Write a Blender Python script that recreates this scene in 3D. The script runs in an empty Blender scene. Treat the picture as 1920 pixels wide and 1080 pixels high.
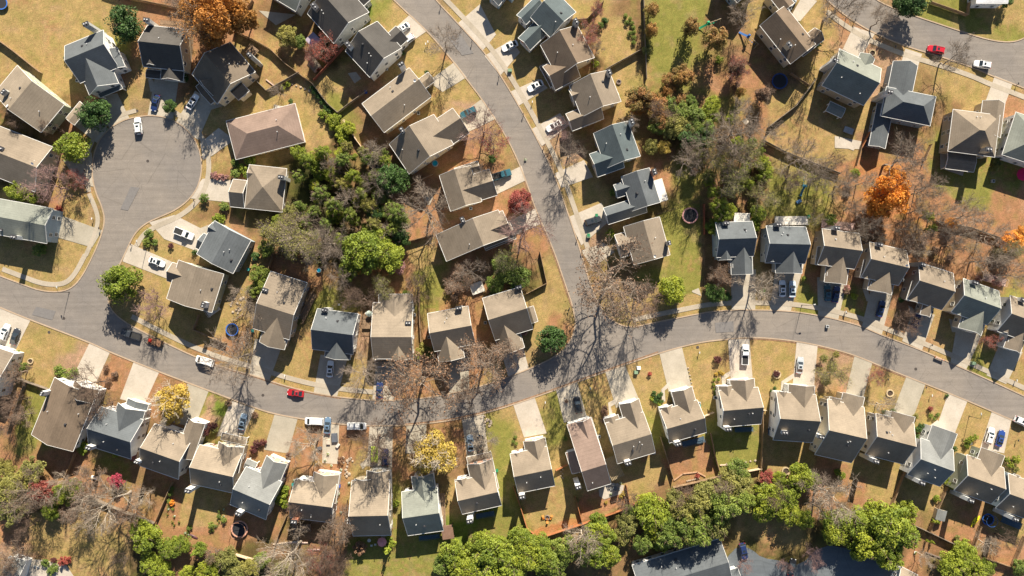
import bpy, math, random
import numpy as np
from mathutils import Vector, Matrix
R = math.radians
random.seed(7); rng = np.random.default_rng(11)
S = 0.15                    # metres per photo pixel on the ground
ALT = 1520*S                # drone height
scene = bpy.context.scene
col = scene.collection

def wpt(px, py, h=0.0):
    """a point on the survey plan (photo pixels) -> metres at height h"""
    k = S*(ALT-h)/ALT
    return Vector(((px-960)*k, -(py-540)*k, h))

# ---------------------------------------------------------------- materials
def srgb(r, g, b):
    f = lambda c: (c/255/12.92) if c/255 <= .04045 else ((c/255+.055)/1.055)**2.4
    return (f(r), f(g), f(b))
MATS = {}
def nodes(name):
    m = bpy.data.materials.new(name); m.use_nodes = True
    nt = m.node_tree; nt.nodes.clear()
    out = nt.nodes.new('ShaderNodeOutputMaterial')
    b = nt.nodes.new('ShaderNodeBsdfPrincipled')
    nt.links.new(b.outputs[0], out.inputs[0])
    return m, nt, b, out
def N(nt, t, **kw):
    n = nt.nodes.new(t)
    for k, v in kw.items():
        if k in n.inputs.keys() if hasattr(n.inputs, 'keys') else False: n.inputs[k].default_value = v
        else: setattr(n, k, v)
    return n
def noise(nt, vec, scale, detail=3, rough=.6):
    n = nt.nodes.new('ShaderNodeTexNoise'); n.inputs['Scale'].default_value = scale
    n.inputs['Detail'].default_value = detail; n.inputs['Roughness'].default_value = rough
    if vec: nt.links.new(vec, n.inputs['Vector'])
    return n
def ramp(nt, src, stops):
    r = nt.nodes.new('ShaderNodeValToRGB'); e = r.color_ramp.elements
    e[0].position, e[0].color = stops[0][0], (*stops[0][1], 1)
    e[1].position, e[1].color = stops[-1][0], (*stops[-1][1], 1)
    for p, c in stops[1:-1]:
        x = e.new(p); x.color = (*c, 1)
    nt.links.new(src, r.inputs[0]); return r
def mix(nt, mode, fac, a, b):
    m = nt.nodes.new('ShaderNodeMix'); m.data_type = 'RGBA'; m.blend_type = mode
    for s, v in ((0, fac), (6, a), (7, b)):
        if hasattr(v, 'is_output') or isinstance(v, bpy.types.NodeSocket): nt.links.new(v, m.inputs[s])
        elif s == 0: m.inputs[0].default_value = v
        else: m.inputs[s].default_value = (*v, 1)
    return m.outputs[2]
def grey(v): return (v, v, v)
def bump(nt, b, src, strength=.3, dist=.05):
    n = nt.nodes.new('ShaderNodeBump'); n.inputs['Strength'].default_value = strength
    n.inputs['Distance'].default_value = dist
    nt.links.new(src, n.inputs['Height']); nt.links.new(n.outputs[0], b.inputs['Normal'])

def surf(name, c, rough=.8, var=.25, scale=2.0, fine=12.0, metal=0, objvar=0.0, spec=.3, coat=0):
    """plain procedural surface: two octaves of tone variation"""
    if name in MATS: return MATS[name]
    m, nt, b, out = nodes(name)
    tc = nt.nodes.new('ShaderNodeTexCoord')
    n1 = noise(nt, tc.outputs['Object'], scale, 4); n2 = noise(nt, tc.outputs['Object'], fine, 2)
    r1 = ramp(nt, n1.outputs[0], [(.3, grey(1-var)), (.7, grey(1+var*.6))])
    r2 = ramp(nt, n2.outputs[0], [(.3, grey(1-var*.6)), (.7, grey(1+var*.4))])
    c1 = mix(nt, 'MULTIPLY', 1, c, r1.outputs[0]); c2 = mix(nt, 'MULTIPLY', 1, c1, r2.outputs[0])
    if objvar:
        oi = nt.nodes.new('ShaderNodeObjectInfo')
        ro = ramp(nt, oi.outputs['Random'], [(0, grey(1-objvar)), (1, grey(1+objvar))])
        c2 = mix(nt, 'MULTIPLY', 1, c2, ro.outputs[0])
    nt.links.new(c2, b.inputs['Base Color'])
    b.inputs['Roughness'].default_value = rough; b.inputs['Metallic'].default_value = metal
    b.inputs['Specular IOR Level'].default_value = spec
    if coat: b.inputs['Coat Weight'].default_value = coat; b.inputs['Coat Roughness'].default_value = .05
    MATS[name] = m; return m

def placed(nt, vec):
    """object coordinates shifted by where the house stands, so no two houses weather alike"""
    oi = nt.nodes.new('ShaderNodeObjectInfo')
    va = nt.nodes.new('ShaderNodeVectorMath'); va.operation = 'ADD'
    nt.links.new(vec, va.inputs[0]); nt.links.new(oi.outputs['Location'], va.inputs[1])
    return va.outputs[0]
def shingle(name, c):
    if name in MATS: return MATS[name]
    m, nt, b, out = nodes(name)
    tc = nt.nodes.new('ShaderNodeTexCoord'); o = placed(nt, tc.outputs['Object'])
    sp = nt.nodes.new('ShaderNodeSeparateXYZ'); nt.links.new(o, sp.inputs[0])
    # courses follow the height of the slope
    w = nt.nodes.new('ShaderNodeMath'); w.operation = 'MULTIPLY'; w.inputs[1].default_value = 3.2
    nt.links.new(sp.outputs[2], w.inputs[0])
    fr = nt.nodes.new('ShaderNodeMath'); fr.operation = 'FRACT'; nt.links.new(w.outputs[0], fr.inputs[0])
    course = ramp(nt, fr.outputs[0], [(0, grey(.80)), (.16, grey(1.0)), (1, grey(1.04))])
    n1 = noise(nt, o, .22, 4, .65); n2 = noise(nt, o, 1.6, 4, .7)
    mp = nt.nodes.new('ShaderNodeMapping'); mp.inputs['Scale'].default_value = (5, 5, 14)
    nt.links.new(o, mp.inputs[0]); n3 = noise(nt, mp.outputs[0], 1.0, 2, .6)
    r1 = ramp(nt, n1.outputs[0], [(.3, grey(.82)), (.7, grey(1.14))])
    r2 = ramp(nt, n2.outputs[0], [(.3, grey(.92)), (.72, grey(1.07))])
    r3 = ramp(nt, n3.outputs[0], [(.3, grey(.88)), (.7, grey(1.11))])
    x = mix(nt, 'MULTIPLY', 1, c, course.outputs[0])
    for r in (r1, r2, r3): x = mix(nt, 'MULTIPLY', 1, x, r.outputs[0])
    nt.links.new(x, b.inputs['Base Color']); b.inputs['Roughness'].default_value = .92
    b.inputs['Specular IOR Level'].default_value = .2
    bump(nt, b, n3.outputs[0], .35, .03)
    MATS[name] = m; return m

def siding(name, c, step=5.0, brick=False):
    if name in MATS: return MATS[name]
    m, nt, b, out = nodes(name)
    tc = nt.nodes.new('ShaderNodeTexCoord'); o = placed(nt, tc.outputs['Object'])
    sp = nt.nodes.new('ShaderNodeSeparateXYZ'); nt.links.new(o, sp.inputs[0])
    w = nt.nodes.new('ShaderNodeMath'); w.operation = 'MULTIPLY'; w.inputs[1].default_value = step
    nt.links.new(sp.outputs[2], w.inputs[0])
    fr = nt.nodes.new('ShaderNodeMath'); fr.operation = 'FRACT'; nt.links.new(w.outputs[0], fr.inputs[0])
    rr = ramp(nt, fr.outputs[0], [(0, grey(.72)), (.18, grey(1)), (1, grey(1))])
    n = noise(nt, o, .6 if not brick else 7, 4); rn = ramp(nt, n.outputs[0], [(.3, grey(.8 if brick else .9)), (.7, grey(1.1))])
    x = mix(nt, 'MULTIPLY', 1, c, rr.outputs[0]); x = mix(nt, 'MULTIPLY', 1, x, rn.outputs[0])
    nt.links.new(x, b.inputs['Base Color']); b.inputs['Roughness'].default_value = .7
    bump(nt, b, fr.outputs[0], .3, .02)
    MATS[name] = m; return m

def leafmat(name, c, c2, trans=.25):
    if name in MATS: return MATS[name]
    m, nt, b, out = nodes(name)
    at = nt.nodes.new('ShaderNodeAttribute'); at.attribute_name = 'tint'
    oi = nt.nodes.new('ShaderNodeObjectInfo')
    x = mix(nt, 'MIX', at.outputs['Fac'], c, c2)
    ro = ramp(nt, oi.outputs['Random'], [(0, (.78, .82, .8)), (.5, (1, 1, 1)), (1, (1.22, 1.12, .95))])
    x = mix(nt, 'MULTIPLY', 1, x, ro.outputs[0])
    nt.links.new(x, b.inputs['Base Color']); b.inputs['Roughness'].default_value = .6
    b.inputs['Specular IOR Level'].default_value = .35
    t = nt.nodes.new('ShaderNodeBsdfTranslucent'); nt.links.new(x, t.inputs[0])
    ms = nt.nodes.new('ShaderNodeMixShader'); ms.inputs[0].default_value = trans
    nt.links.new(b.outputs[0], ms.inputs[1]); nt.links.new(t.outputs[0], ms.inputs[2])
    nt.links.new(ms.outputs[0], out.inputs[0])
    MATS[name] = m; return m

# ---------------------------------------------------------------- mesh builder
class MB:
    def __init__(s): s.v = []; s.f = []
    def add(s, verts, faces):
        o = len(s.v); s.v += [tuple(p) for p in verts]; s.f += [tuple(i+o for i in f) for f in faces]
    def box(s, x0, y0, z0, x1, y1, z1, M=None):
        vs = [Vector(p) for p in ((x0,y0,z0),(x1,y0,z0),(x1,y1,z0),(x0,y1,z0),(x0,y0,z1),(x1,y0,z1),(x1,y1,z1),(x0,y1,z1))]
        if M: vs = [M@p for p in vs]
        s.add(vs, [(0,3,2,1),(4,5,6,7),(0,1,5,4),(1,2,6,5),(2,3,7,6),(3,0,4,7)])
    def frustum(s, a, b, z0, z1):
        """a, b = (x0,y0,x1,y1) rectangles at z0 and z1"""
        s.add([(a[0],a[1],z0),(a[2],a[1],z0),(a[2],a[3],z0),(a[0],a[3],z0),(b[0],b[1],z1),(b[2],b[1],z1),(b[2],b[3],z1),(b[0],b[3],z1)],
              [(0,3,2,1),(4,5,6,7),(0,1,5,4),(1,2,6,5),(2,3,7,6),(3,0,4,7)])
    def tube(s, p, q, r0, r1=None, n=8, caps=True):
        r1 = r0 if r1 is None else r1; p = Vector(p); q = Vector(q); d = (q-p).normalized()
        a = d.orthogonal().normalized(); b = d.cross(a); o = []
        for c, r in ((p, r0), (q, r1)):
            for i in range(n):
                t = 2*math.pi*i/n; o.append(c+(a*math.cos(t)+b*math.sin(t))*r)
        fs = [(i, (i+1)%n, n+(i+1)%n, n+i) for i in range(n)]
        if caps: fs += [tuple(range(n-1, -1, -1)), tuple(range(n, 2*n))]
        s.add(o, fs)
    def ring(s, c, R0, r, n=24, k=6):
        c = Vector(c); vs = []; fs = []
        for i in range(n):
            t = 2*math.pi*i/n
            for j in range(k):
                u = 2*math.pi*j/k; rr = R0+r*math.cos(u)
                vs.append(c+Vector((rr*math.cos(t), rr*math.sin(t), r*math.sin(u))))
        for i in range(n):
            for j in range(k):
                fs.append((i*k+j, ((i+1)%n)*k+j, ((i+1)%n)*k+(j+1)%k, i*k+(j+1)%k))
        s.add(vs, fs)
    def disc(s, c, r, n=24, th=.03):
        s.tube(Vector(c)-Vector((0,0,th)), Vector(c), r, r, n)
    def mesh(s, name, mat, smooth=False):
        me = bpy.data.meshes.new(name); me.from_pydata(s.v, [], s.f); me.update()
        if mat: me.materials.append(mat)
        if smooth: me.polygons.foreach_set('use_smooth', [True]*len(me.polygons))
        return me
    def build(s, name, mat, parent=None, smooth=False):
        return obj(name, s.mesh(name, mat, smooth), parent)

def obj(name, me, parent=None):
    o = bpy.data.objects.new(name, me); col.objects.link(o)
    if parent is not None: o.parent = parent
    return o
def empty(name, loc, rz=0.0):
    o = bpy.data.objects.new(name, None); col.objects.link(o)
    o.location = loc; o.rotation_euler = (0, 0, rz); o.empty_display_size = .5
    return o
def tag(o, label=None, cat=None, group=None, kind=None):
    if label: o['label'] = label
    if cat: o['category'] = cat
    if group: o['group'] = group
    if kind: o['kind'] = kind
    return o
KIDS = {}
def kids(o):
    return [c for c in col.objects if c.parent == o]
def proto_tree(o):
    """remember a prototype as (object, [children trees]) so that copying is cheap"""
    return (o, [proto_tree(c) for c in kids(o)])
def copy_proto(p, parent=None):
    c = p[0].copy(); col.objects.link(c)
    if parent is not None: c.parent = parent
    for ch in p[1]: copy_proto(ch, c)
    return c
def drop_proto(p):
    for ch in p[1]: drop_proto(ch)
    bpy.data.objects.remove(p[0])

# ------------------------------------------------------------ automatic labels
LAND = []                   # (px, py, phrase) of the houses
PENDING = []                # (obj, px, py, description, category, group)
def later(o, px, py, desc, cat, group=None):
    PENDING.append((o, px, py, desc, cat, group))
ORD = ['first','second','third','fourth','fifth','sixth','seventh','eighth','ninth','tenth','eleventh','twelfth']
def resolve_labels():
    d = {}
    for rec in PENDING:
        o, px, py, desc, cat, group = rec
        L = min(LAND, key=lambda l: (l[0]-px)**2+(l[1]-py)**2)
        dx, dy = px-L[0], py-L[1]
        if math.hypot(dx, dy) < 22: rel = 'touching'
        elif abs(dx) > 1.8*abs(dy): rel = 'right of' if dx > 0 else 'left of'
        elif abs(dy) > 1.8*abs(dx): rel = 'below' if dy > 0 else 'above'
        else: rel = ('lower ' if dy > 0 else 'upper ')+('right of' if dx > 0 else 'left of')
        d.setdefault(desc+' '+rel+' the '+L[2], []).append(rec)
    for base, recs in d.items():
        if len(recs) == 1: recs[0][0]['label'] = base
        else:
            xs = [r[1] for r in recs]; ys = [r[2] for r in recs]
            hor = max(xs)-min(xs) > max(ys)-min(ys)
            recs = sorted(recs, key=lambda r: r[1] if hor else r[2])
            for i, r in enumerate(recs):
                w = ORD[i] if i < 12 else str(i+1)+'th'
                if i == len(recs)-1: t = 'rightmost' if hor else 'lowest'
                elif i == 0: t = 'leftmost' if hor else 'uppermost'
                else: t = w+' from '+('left' if hor else 'top')
                r[0]['label'] = base+', '+t
        for r in recs:
            r[0]['category'] = r[4]
            if r[5]: r[0]['group'] = r[5]
    seen = {}
    for rec in PENDING:
        l = rec[0]['label']
        if len(l.split()) > 16: print('LONG', l)
# ================================================================ ground
GM = [
"llllrrrrbbdgl.lllllbggbldlr.gggl",
"lllgrrrrlbdlllrlllrlggbbblppl.lg",
"lllrlrdllllrlll.lldlggrrblbrblll",
"ddrl.lllllgbrlppllblbbgrllllbblr",
"dbb...lllldrbrrl.plbbdbbllbrrggg",
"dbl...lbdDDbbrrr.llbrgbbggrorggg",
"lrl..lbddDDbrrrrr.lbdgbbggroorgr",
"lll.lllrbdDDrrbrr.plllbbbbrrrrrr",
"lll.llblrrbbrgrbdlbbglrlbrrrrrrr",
"....llllbggbrgrrll.llllllggrrlgg",
"lll.lllrlllprrrrlr...lllllplrlll",
"llpprbr.llllrrrl..lllllllpplllgl",
"rgbbrrglllllrrrllgllllllllrlllll",
"rgb.bbgllrrrrrrglgllglglllllllll",
"rrrgbrlrrrrlrbbgllrlrrgllrllllll",
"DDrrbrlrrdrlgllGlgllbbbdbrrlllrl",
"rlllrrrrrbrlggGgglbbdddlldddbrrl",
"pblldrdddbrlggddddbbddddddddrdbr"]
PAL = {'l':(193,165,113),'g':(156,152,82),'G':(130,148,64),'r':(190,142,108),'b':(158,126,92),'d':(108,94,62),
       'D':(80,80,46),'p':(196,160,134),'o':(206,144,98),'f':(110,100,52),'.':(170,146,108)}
def vnoise(x, y, seed):
    """value noise in numpy"""
    r = np.random.default_rng(seed); T = r.random((256, 256))
    xi = np.floor(x).astype(int); yi = np.floor(y).astype(int); fx = x-xi; fy = y-yi
    fx = fx*fx*(3-2*fx); fy = fy*fy*(3-2*fy)
    g = lambda a, b: T[a & 255, b & 255]
    return (g(xi,yi)*(1-fx)+g(xi+1,yi)*fx)*(1-fy)+(g(xi,yi+1)*(1-fx)+g(xi+1,yi+1)*fx)*fy
# extra patches: (colour key, feather px, polygon)
PATCH = [
 ('g',6,[(88,735),(60,722),(28,800),(30,860),(60,850),(90,770)]),
 ('p',12,[(150,640),(168,650),(150,700),(115,695),(130,660)]),
 ('r',6,[(208,665),(250,680),(232,735),(185,725)]),
 ('l',5,[(975,955),(990,985),(1010,1003),(1088,978),(1075,925),(1040,905),(985,925)]),
 ('o',5,[(1000,998),(1010,1006),(1090,980),(1085,970),(1005,990)]),
 ('r',4,[(1085,930),(1170,910),(1178,945),(1092,975)]),
 ('l',4,[(1180,880),(1235,850),(1255,895),(1195,938),(1180,935)]),
 ('r',4,[(1250,840),(1325,825),(1345,888),(1262,908)]),
 ('g',4,[(1335,800),(1424,790),(1424,875),(1350,888)]),
 ('l',4,[(1430,790),(1530,850),(1520,900),(1430,880)]),
 ('r',8,[(1525,855),(1600,875),(1590,915),(1530,910)]),
 ('r',10,[(1575,905),(1600,925),(1660,945),(1650,960),(1610,945),(1580,925)]),
 ('g',4,[(1232,404),(1310,380),(1316,545),(1250,560),(1255,460)]),
 ('b',6,[(1318,380),(1338,380),(1338,540),(1318,540)]),
 ('g',9,[(1215,0),(1330,0),(1320,60),(1270,100),(1240,130),(1215,100)]),
 ('b',10,[(1170,0),(1205,0),(1210,150),(1190,100)]),
 ('l',6,[(1130,30),(1180,30),(1190,90),(1140,125),(1110,80)]),
 ('p',8,[(1040,275),(1090,260),(1095,295),(1050,315)]),
 ('G',5,[(672,0),(705,0),(695,40),(672,50)]),
 ('l',5,[(505,170),(560,160),(610,200),(630,240),(620,275),(570,275),(560,200)]),
 ('l',4,[(440,60),(478,80),(500,100),(480,150),(440,130)]),
 ('r',6,[(505,490),(600,510),(605,545),(590,560),(500,520)]),
 ('r',6,[(755,360),(790,355),(795,400),(780,440),(758,425)]),
 ('l',4,[(758,460),(815,445),(830,500),(770,500)]),
 ('g',8,[(925,880),(960,890),(985,960),(990,1000),(880,1000),(930,960)]),
 ('g',8,[(650,1010),(800,1000),(850,1030),(810,1090),(640,1090)]),
 ('r',8,[(600,1010),(650,1010),(640,1090),(590,1090)]),
 ('b',6,[(530,960),(640,970),(640,1020),(520,1030)]),
 ('r',6,[(640,800),(690,800),(690,830),(650,880),(640,860)]),
 ('r',8,[(735,800),(780,800),(790,900),(750,900)]),
 ('p',8,[(1570,655),(1605,665),(1590,740),(1572,720)]),
 ('p',7,[(1625,80),(1690,95),(1675,150),(1650,200),(1625,180)]),
 ('l',5,[(1440,240),(1530,180),(1560,230),(1600,250),(1610,290),(1560,315),(1430,265)]),
 ('g',5,[(1735,290),(1800,330),(1850,350),(1830,380),(1775,360),(1740,340)]),
 ('r',5,[(1700,280),(1740,290),(1745,350),(1800,380),(1790,420),(1720,400)]),
 ('r',5,[(1780,380),(1860,400),(1920,420),(1920,470),(1800,430)]),
 ('g',8,[(1440,330),(1530,340),(1560,420),(1510,420),(1440,400)]),
 ('o',8,[(1600,300),(1650,300),(1650,330),(1610,350)]),
 ('r',5,[(1662,560),(1695,575),(1675,625),(1655,620)]),
 ('g',5,[(1500,545),(1535,560),(1530,588),(1492,582)]),
 ('p',6,[(395,740),(425,755),(405,800),(375,790)]),
 ('G',7,[(408,745),(432,760),(420,790),(400,775)]),
 ('l',6,[(60,960),(240,990),(240,1080),(150,1080),(60,1030)]),
 ('r',8,[(90,850),(150,850),(150,880),(100,910),(60,880)]),
 ('r',6,[(290,990),(450,990),(440,1050),(330,1050)]),
 ('l',5,[(350,910),(430,940),(410,990),(330,985)]),
]
def inpoly(X, Y, P):
    ins = np.zeros(X.shape, bool); dmin = np.full(X.shape, 1e9)
    n = len(P)
    for i in range(n):
        x0, y0 = P[i]; x1, y1 = P[(i+1) % n]
        c = ((y0 > Y) != (y1 > Y)) & (X < (x1-x0)*(Y-y0)/((y1-y0) or 1e-9)+x0); ins ^= c
        L2 = (x1-x0)**2+(y1-y0)**2
        t = np.clip(((X-x0)*(x1-x0)+(Y-y0)*(y1-y0))/L2, 0, 1)
        dmin = np.minimum(dmin, np.hypot(X-x0-t*(x1-x0), Y-y0-t*(y1-y0)))
    return np.where(ins, dmin, -dmin)
step = 3.0
xs = np.arange(-150, 2071, step); ys = np.arange(-150, 1231, step)
X, Y = np.meshgrid(xs, ys); ny, nx = X.shape
wx = X+(vnoise(X/26, Y/26, 1)-.5)*44+(vnoise(X/8, Y/8, 2)-.5)*12
wy = Y+(vnoise(X/26, Y/26, 3)-.5)*44+(vnoise(X/8, Y/8, 4)-.5)*12
pal = {k: np.array(srgb(*v)) for k, v in PAL.items()}
G = np.array([[pal.get(GM[j][i], pal['l']) for i in range(32)] for j in range(18)])
gx = np.clip((wx-30)/60, 0, 30.999); gy = np.clip((wy-30)/60, 0, 16.999)
ix = gx.astype(int); iy = gy.astype(int); fx = gx-ix; fy = gy-iy
sh = lambda f: np.clip((f-.5)*2.2+.5, 0, 1)
fx = sh(fx)[..., None]; fy = sh(fy)[..., None]
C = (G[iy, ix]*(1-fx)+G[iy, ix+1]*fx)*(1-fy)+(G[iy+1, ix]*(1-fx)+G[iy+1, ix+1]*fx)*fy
jx = X+(vnoise(X/9, Y/9, 5)-.5)*9; jy = Y+(vnoise(X/9, Y/9, 6)-.5)*9
for k, fe, P in PATCH:
    d = inpoly(jx, jy, P); a = np.clip(d/fe+.5, 0, 1)[..., None]
    C = C*(1-a)+pal[k]*a
# mown and trodden variation: straw, olive and leaf-strewn patches of the turf itself
n1 = vnoise(X/14, Y/14, 7); n2 = vnoise(X/5, Y/5, 8); n3 = vnoise(X/45, Y/45, 9)
a = (np.clip((n1-.55)*3, 0, 1)*.35)[..., None]; C = C*(1-a)+pal['g']*a
a = (np.clip((n3-.55)*3, 0, 1)*np.clip((n2-.4)*3, 0, 1)*.55)[..., None]; C = C*(1-a)+pal['r']*a
a = (np.clip((.32-n1)*4, 0, 1)*.3)[..., None]; C = C*(1-a)+pal['p']*a
C *= (.86+.28*vnoise(X/3.5, Y/3.5, 10))[..., None]
edge = np.minimum(np.minimum(X-xs[0], xs[-1]-X), np.minimum(Y-ys[0], ys[-1]-Y))
a = np.clip(1-edge/70, 0, 1)[..., None]; C = C*(1-a)+(pal['l']*.6+pal['g']*.4)*a
C *= .52                    # measured picture tone -> surface albedo
V = np.zeros((ny*nx+4, 3), np.float32)
V[:ny*nx, 0] = ((X-960)*S).ravel(); V[:ny*nx, 1] = (-(Y-540)*S).ravel()
V[:ny*nx, 2] = ((vnoise(X/60, Y/60, 12)-.5)*0.02).ravel()
E = 6000
V[ny*nx:] = [(-E, E, 0), (E, E, 0), (E, -E, 0), (-E, -E, 0)]
idx = np.arange(ny*nx).reshape(ny, nx)
q = np.stack([idx[1:, :-1], idx[1:, 1:], idx[:-1, 1:], idx[:-1, :-1]], -1).reshape(-1, 4)
faces = q.tolist()
k0 = ny*nx
faces.append(tuple([k0, ] + idx[0, ::1].tolist() + [k0+1])[::-1])
faces.append(tuple([k0+1, ] + idx[:, -1].tolist() + [k0+2])[::-1])
faces.append(tuple([k0+2, ] + idx[-1, ::-1].tolist() + [k0+3])[::-1])
faces.append(tuple([k0+3, ] + idx[::-1, 0].tolist() + [k0])[::-1])
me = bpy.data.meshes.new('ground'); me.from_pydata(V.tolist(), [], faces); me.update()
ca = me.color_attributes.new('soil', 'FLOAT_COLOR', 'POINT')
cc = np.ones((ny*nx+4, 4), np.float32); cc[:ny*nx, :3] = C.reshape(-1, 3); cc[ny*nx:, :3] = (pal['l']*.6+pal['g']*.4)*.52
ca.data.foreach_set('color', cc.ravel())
m, nt, b, out = nodes('turf_and_leaf_litter')
at = nt.nodes.new('ShaderNodeAttribute'); at.attribute_name = 'soil'
tc = nt.nodes.new('ShaderNodeTexCoord'); o_ = tc.outputs['Object']
a1 = noise(nt, o_, 3.2, 4, .7); a2 = noise(nt, o_, .35, 5, .65); a3 = noise(nt, o_, 1.3, 3, .8)
r1 = ramp(nt, a1.outputs[0], [(.32, grey(.66)), (.68, grey(1.3))])
r2 = ramp(nt, a2.outputs[0], [(.3, (.82, .86, .80)), (.7, (1.16, 1.12, 1.12))])
r3 = ramp(nt, a3.outputs[0], [(.35, (.88, .95, .85)), (.7, (1.12, 1.03, 1.05))])
x = mix(nt, 'MULTIPLY', 1, at.outputs['Color'], r1.outputs[0])
x = mix(nt, 'MULTIPLY', 1, x, r2.outputs[0]); x = mix(nt, 'MULTIPLY', 1, x, r3.outputs[0])
nt.links.new(x, b.inputs['Base Color']); b.inputs['Roughness'].default_value = .95; b.inputs['Specular IOR Level'].default_value = .1
bump(nt, b, a1.outputs[0], .5, .12)
me.materials.append(m)
tag(obj('ground', me), kind='structure')

# ================================================================ sheets
def area2(P): return sum(P[i][0]*P[(i+1) % len(P)][1]-P[(i+1) % len(P)][0]*P[i][1] for i in range(len(P)))
def smooth(P, it=2, closed=True):
    for _ in range(it):
        Q = []
        n = len(P); rg = range(n) if closed else range(n-1)
        if not closed: Q.append(P[0])
        for i in rg:
            a = P[i]; b_ = P[(i+1) % n]
            Q += [(a[0]*.75+b_[0]*.25, a[1]*.75+b_[1]*.25), (a[0]*.25+b_[0]*.75, a[1]*.25+b_[1]*.75)]
        if not closed: Q.append(P[-1])
        P = Q
    return P
ZN = [0]
def sheet(name, P, z, mat, th=.05, kind='structure'):
    ZN[0] += 1
    if name != 'road': z += .0006*ZN[0]
    return sheet_(name, P, z, mat, th, kind)
def sheet_(name, P, z, mat, th, kind):
    """closed slab whose top lies at z"""
    import mathutils.geometry as mg
    if area2(P) > 0: P = P[::-1]          # picture y runs down
    w = [wpt(x_, y_, 0) for x_, y_ in P]
    tris = mg.tessellate_polygon([[Vector((p.x, p.y, 0)) for p in w]])
    n = len(w); mb = MB()
    vs = [(p.x, p.y, z) for p in w]+[(p.x, p.y, z-th) for p in w]
    fs = []
    for t in tris:
        a_, b_, c_ = (w[i] for i in t)
        t = tuple(t) if ((b_-a_).cross(c_-a_)).z > 0 else tuple(t[::-1])
        fs.append(t)
    for i in range(n): fs.append((i, n+i, n+(i+1) % n, (i+1) % n))
    mb.add(vs, fs); o = mb.build(name, mat)
    if kind: tag(o, kind=kind)
    return o
def offset(P, d):
    Q = []
    for i in range(len(P)):
        a = Vector(P[max(i-1, 0)]); b_ = Vector(P[min(i+1, len(P)-1)]); t = (b_-a).normalized()
        Q.append((P[i][0]-t.y*d, P[i][1]+t.x*d))
    return Q
def strip(name, P, d0, d1, z, mat, th=.05, sm=2):
    ZN[0] += 1; z += .0006*(ZN[0] % 30)
    P = smooth(P, sm, False); A = offset(P, d0); B = offset(P, d1)
    n = len(P); mb = MB()
    for i in range(n-1):
        q = [wpt(*A[i]), wpt(*A[i+1]), wpt(*B[i+1]), wpt(*B[i])]
        if (q[1]-q[0]).cross(q[2]-q[0]).z < 0: q = q[::-1]
        mb.v += [(p.x, p.y, z) for p in q]+[(p.x, p.y, z-th) for p in q]
        o = len(mb.v)-8
        mb.f += [(o, o+1, o+2, o+3)]+[(o+4+j, o+4+(j+1) % 4, o+(j+1) % 4, o+j) for j in range(4)]
    return tag(mb.build(name, mat), kind='structure')

def asphalt(name, c):
    m, nt, b, out = nodes(name)
    tc = nt.nodes.new('ShaderNodeTexCoord'); o = tc.outputs['Object']
    n1 = noise(nt, o, .045, 5, .6); n2 = noise(nt, o, 3.0, 4, .75); n3 = noise(nt, o, .5, 4, .6)
    mp = nt.nodes.new('ShaderNodeMapping'); mp.inputs['Rotation'].default_value = (0, 0, .5); mp.inputs['Scale'].default_value = (.05, 1.1, 1)
    nt.links.new(o, mp.inputs[0]); n4 = noise(nt, mp.outputs[0], 1, 4, .7)
    v = nt.nodes.new('ShaderNodeTexVoronoi'); v.feature = 'DISTANCE_TO_EDGE'; v.inputs['Scale'].default_value = .11
    wv = mix(nt, 'ADD', .12, o, n3.outputs[1]); nt.links.new(wv, v.inputs['Vector'])
    x = mix(nt, 'MULTIPLY', 1, c, ramp(nt, n1.outputs[0], [(.3, (.84, .85, .88)), (.7, (1.14, 1.10, 1.04))]).outputs[0])
    x = mix(nt, 'MULTIPLY', 1, x, ramp(nt, n2.outputs[0], [(.3, grey(.84)), (.7, grey(1.12))]).outputs[0])
    x = mix(nt, 'MULTIPLY', 1, x, ramp(nt, n4.outputs[0], [(.35, grey(.91)), (.68, grey(1.12))]).outputs[0])
    x = mix(nt, 'MULTIPLY', 1, x, ramp(nt, n3.outputs[0], [(.3, grey(.92)), (.7, grey(1.06))]).outputs[0])
    x = mix(nt, 'MULTIPLY', 1, x, ramp(nt, v.outputs[0], [(0, grey(.78)), (.008, grey(1)), (1, grey(1))]).outputs[0])
    nt.links.new(x, b.inputs['Base Color']); b.inputs['Roughness'].default_value = .85; b.inputs['Specular IOR Level'].default_value = .25
    return m
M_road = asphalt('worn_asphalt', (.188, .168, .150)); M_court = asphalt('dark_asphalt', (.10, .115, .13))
def concrete(name, c, joint=0):
    m, nt, b, out = nodes(name)
    tc = nt.nodes.new('ShaderNodeTexCoord'); o = tc.outputs['Object']
    n1 = noise(nt, o, .25, 5, .65); n2 = noise(nt, o, 2.5, 4, .7)
    x = mix(nt, 'MULTIPLY', 1, c, ramp(nt, n1.outputs[0], [(.3, (.84, .83, .80)), (.7, (1.08, 1.07, 1.06))]).outputs[0])
    x = mix(nt, 'MULTIPLY', 1, x, ramp(nt, n2.outputs[0], [(.3, grey(.88)), (.7, grey(1.08))]).outputs[0])
    nt.links.new(x, b.inputs['Base Color']); b.inputs['Roughness'].default_value = .85; b.inputs['Specular IOR Level'].default_value = .2
    return m
M_drive = [concrete('light_concrete', (.41, .365, .31)), concrete('weathered_concrete', (.375, .335, .275)), concrete('old_concrete', (.32, .29, .235))]
M_walk = concrete('pavement_concrete', (.345, .30, .24)); M_kerb = concrete('kerb_concrete', (.36, .275, .20))
M_stain = surf('gutter_leaves', (.26, .15, .085), var=.5, scale=1.2, fine=6)

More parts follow.
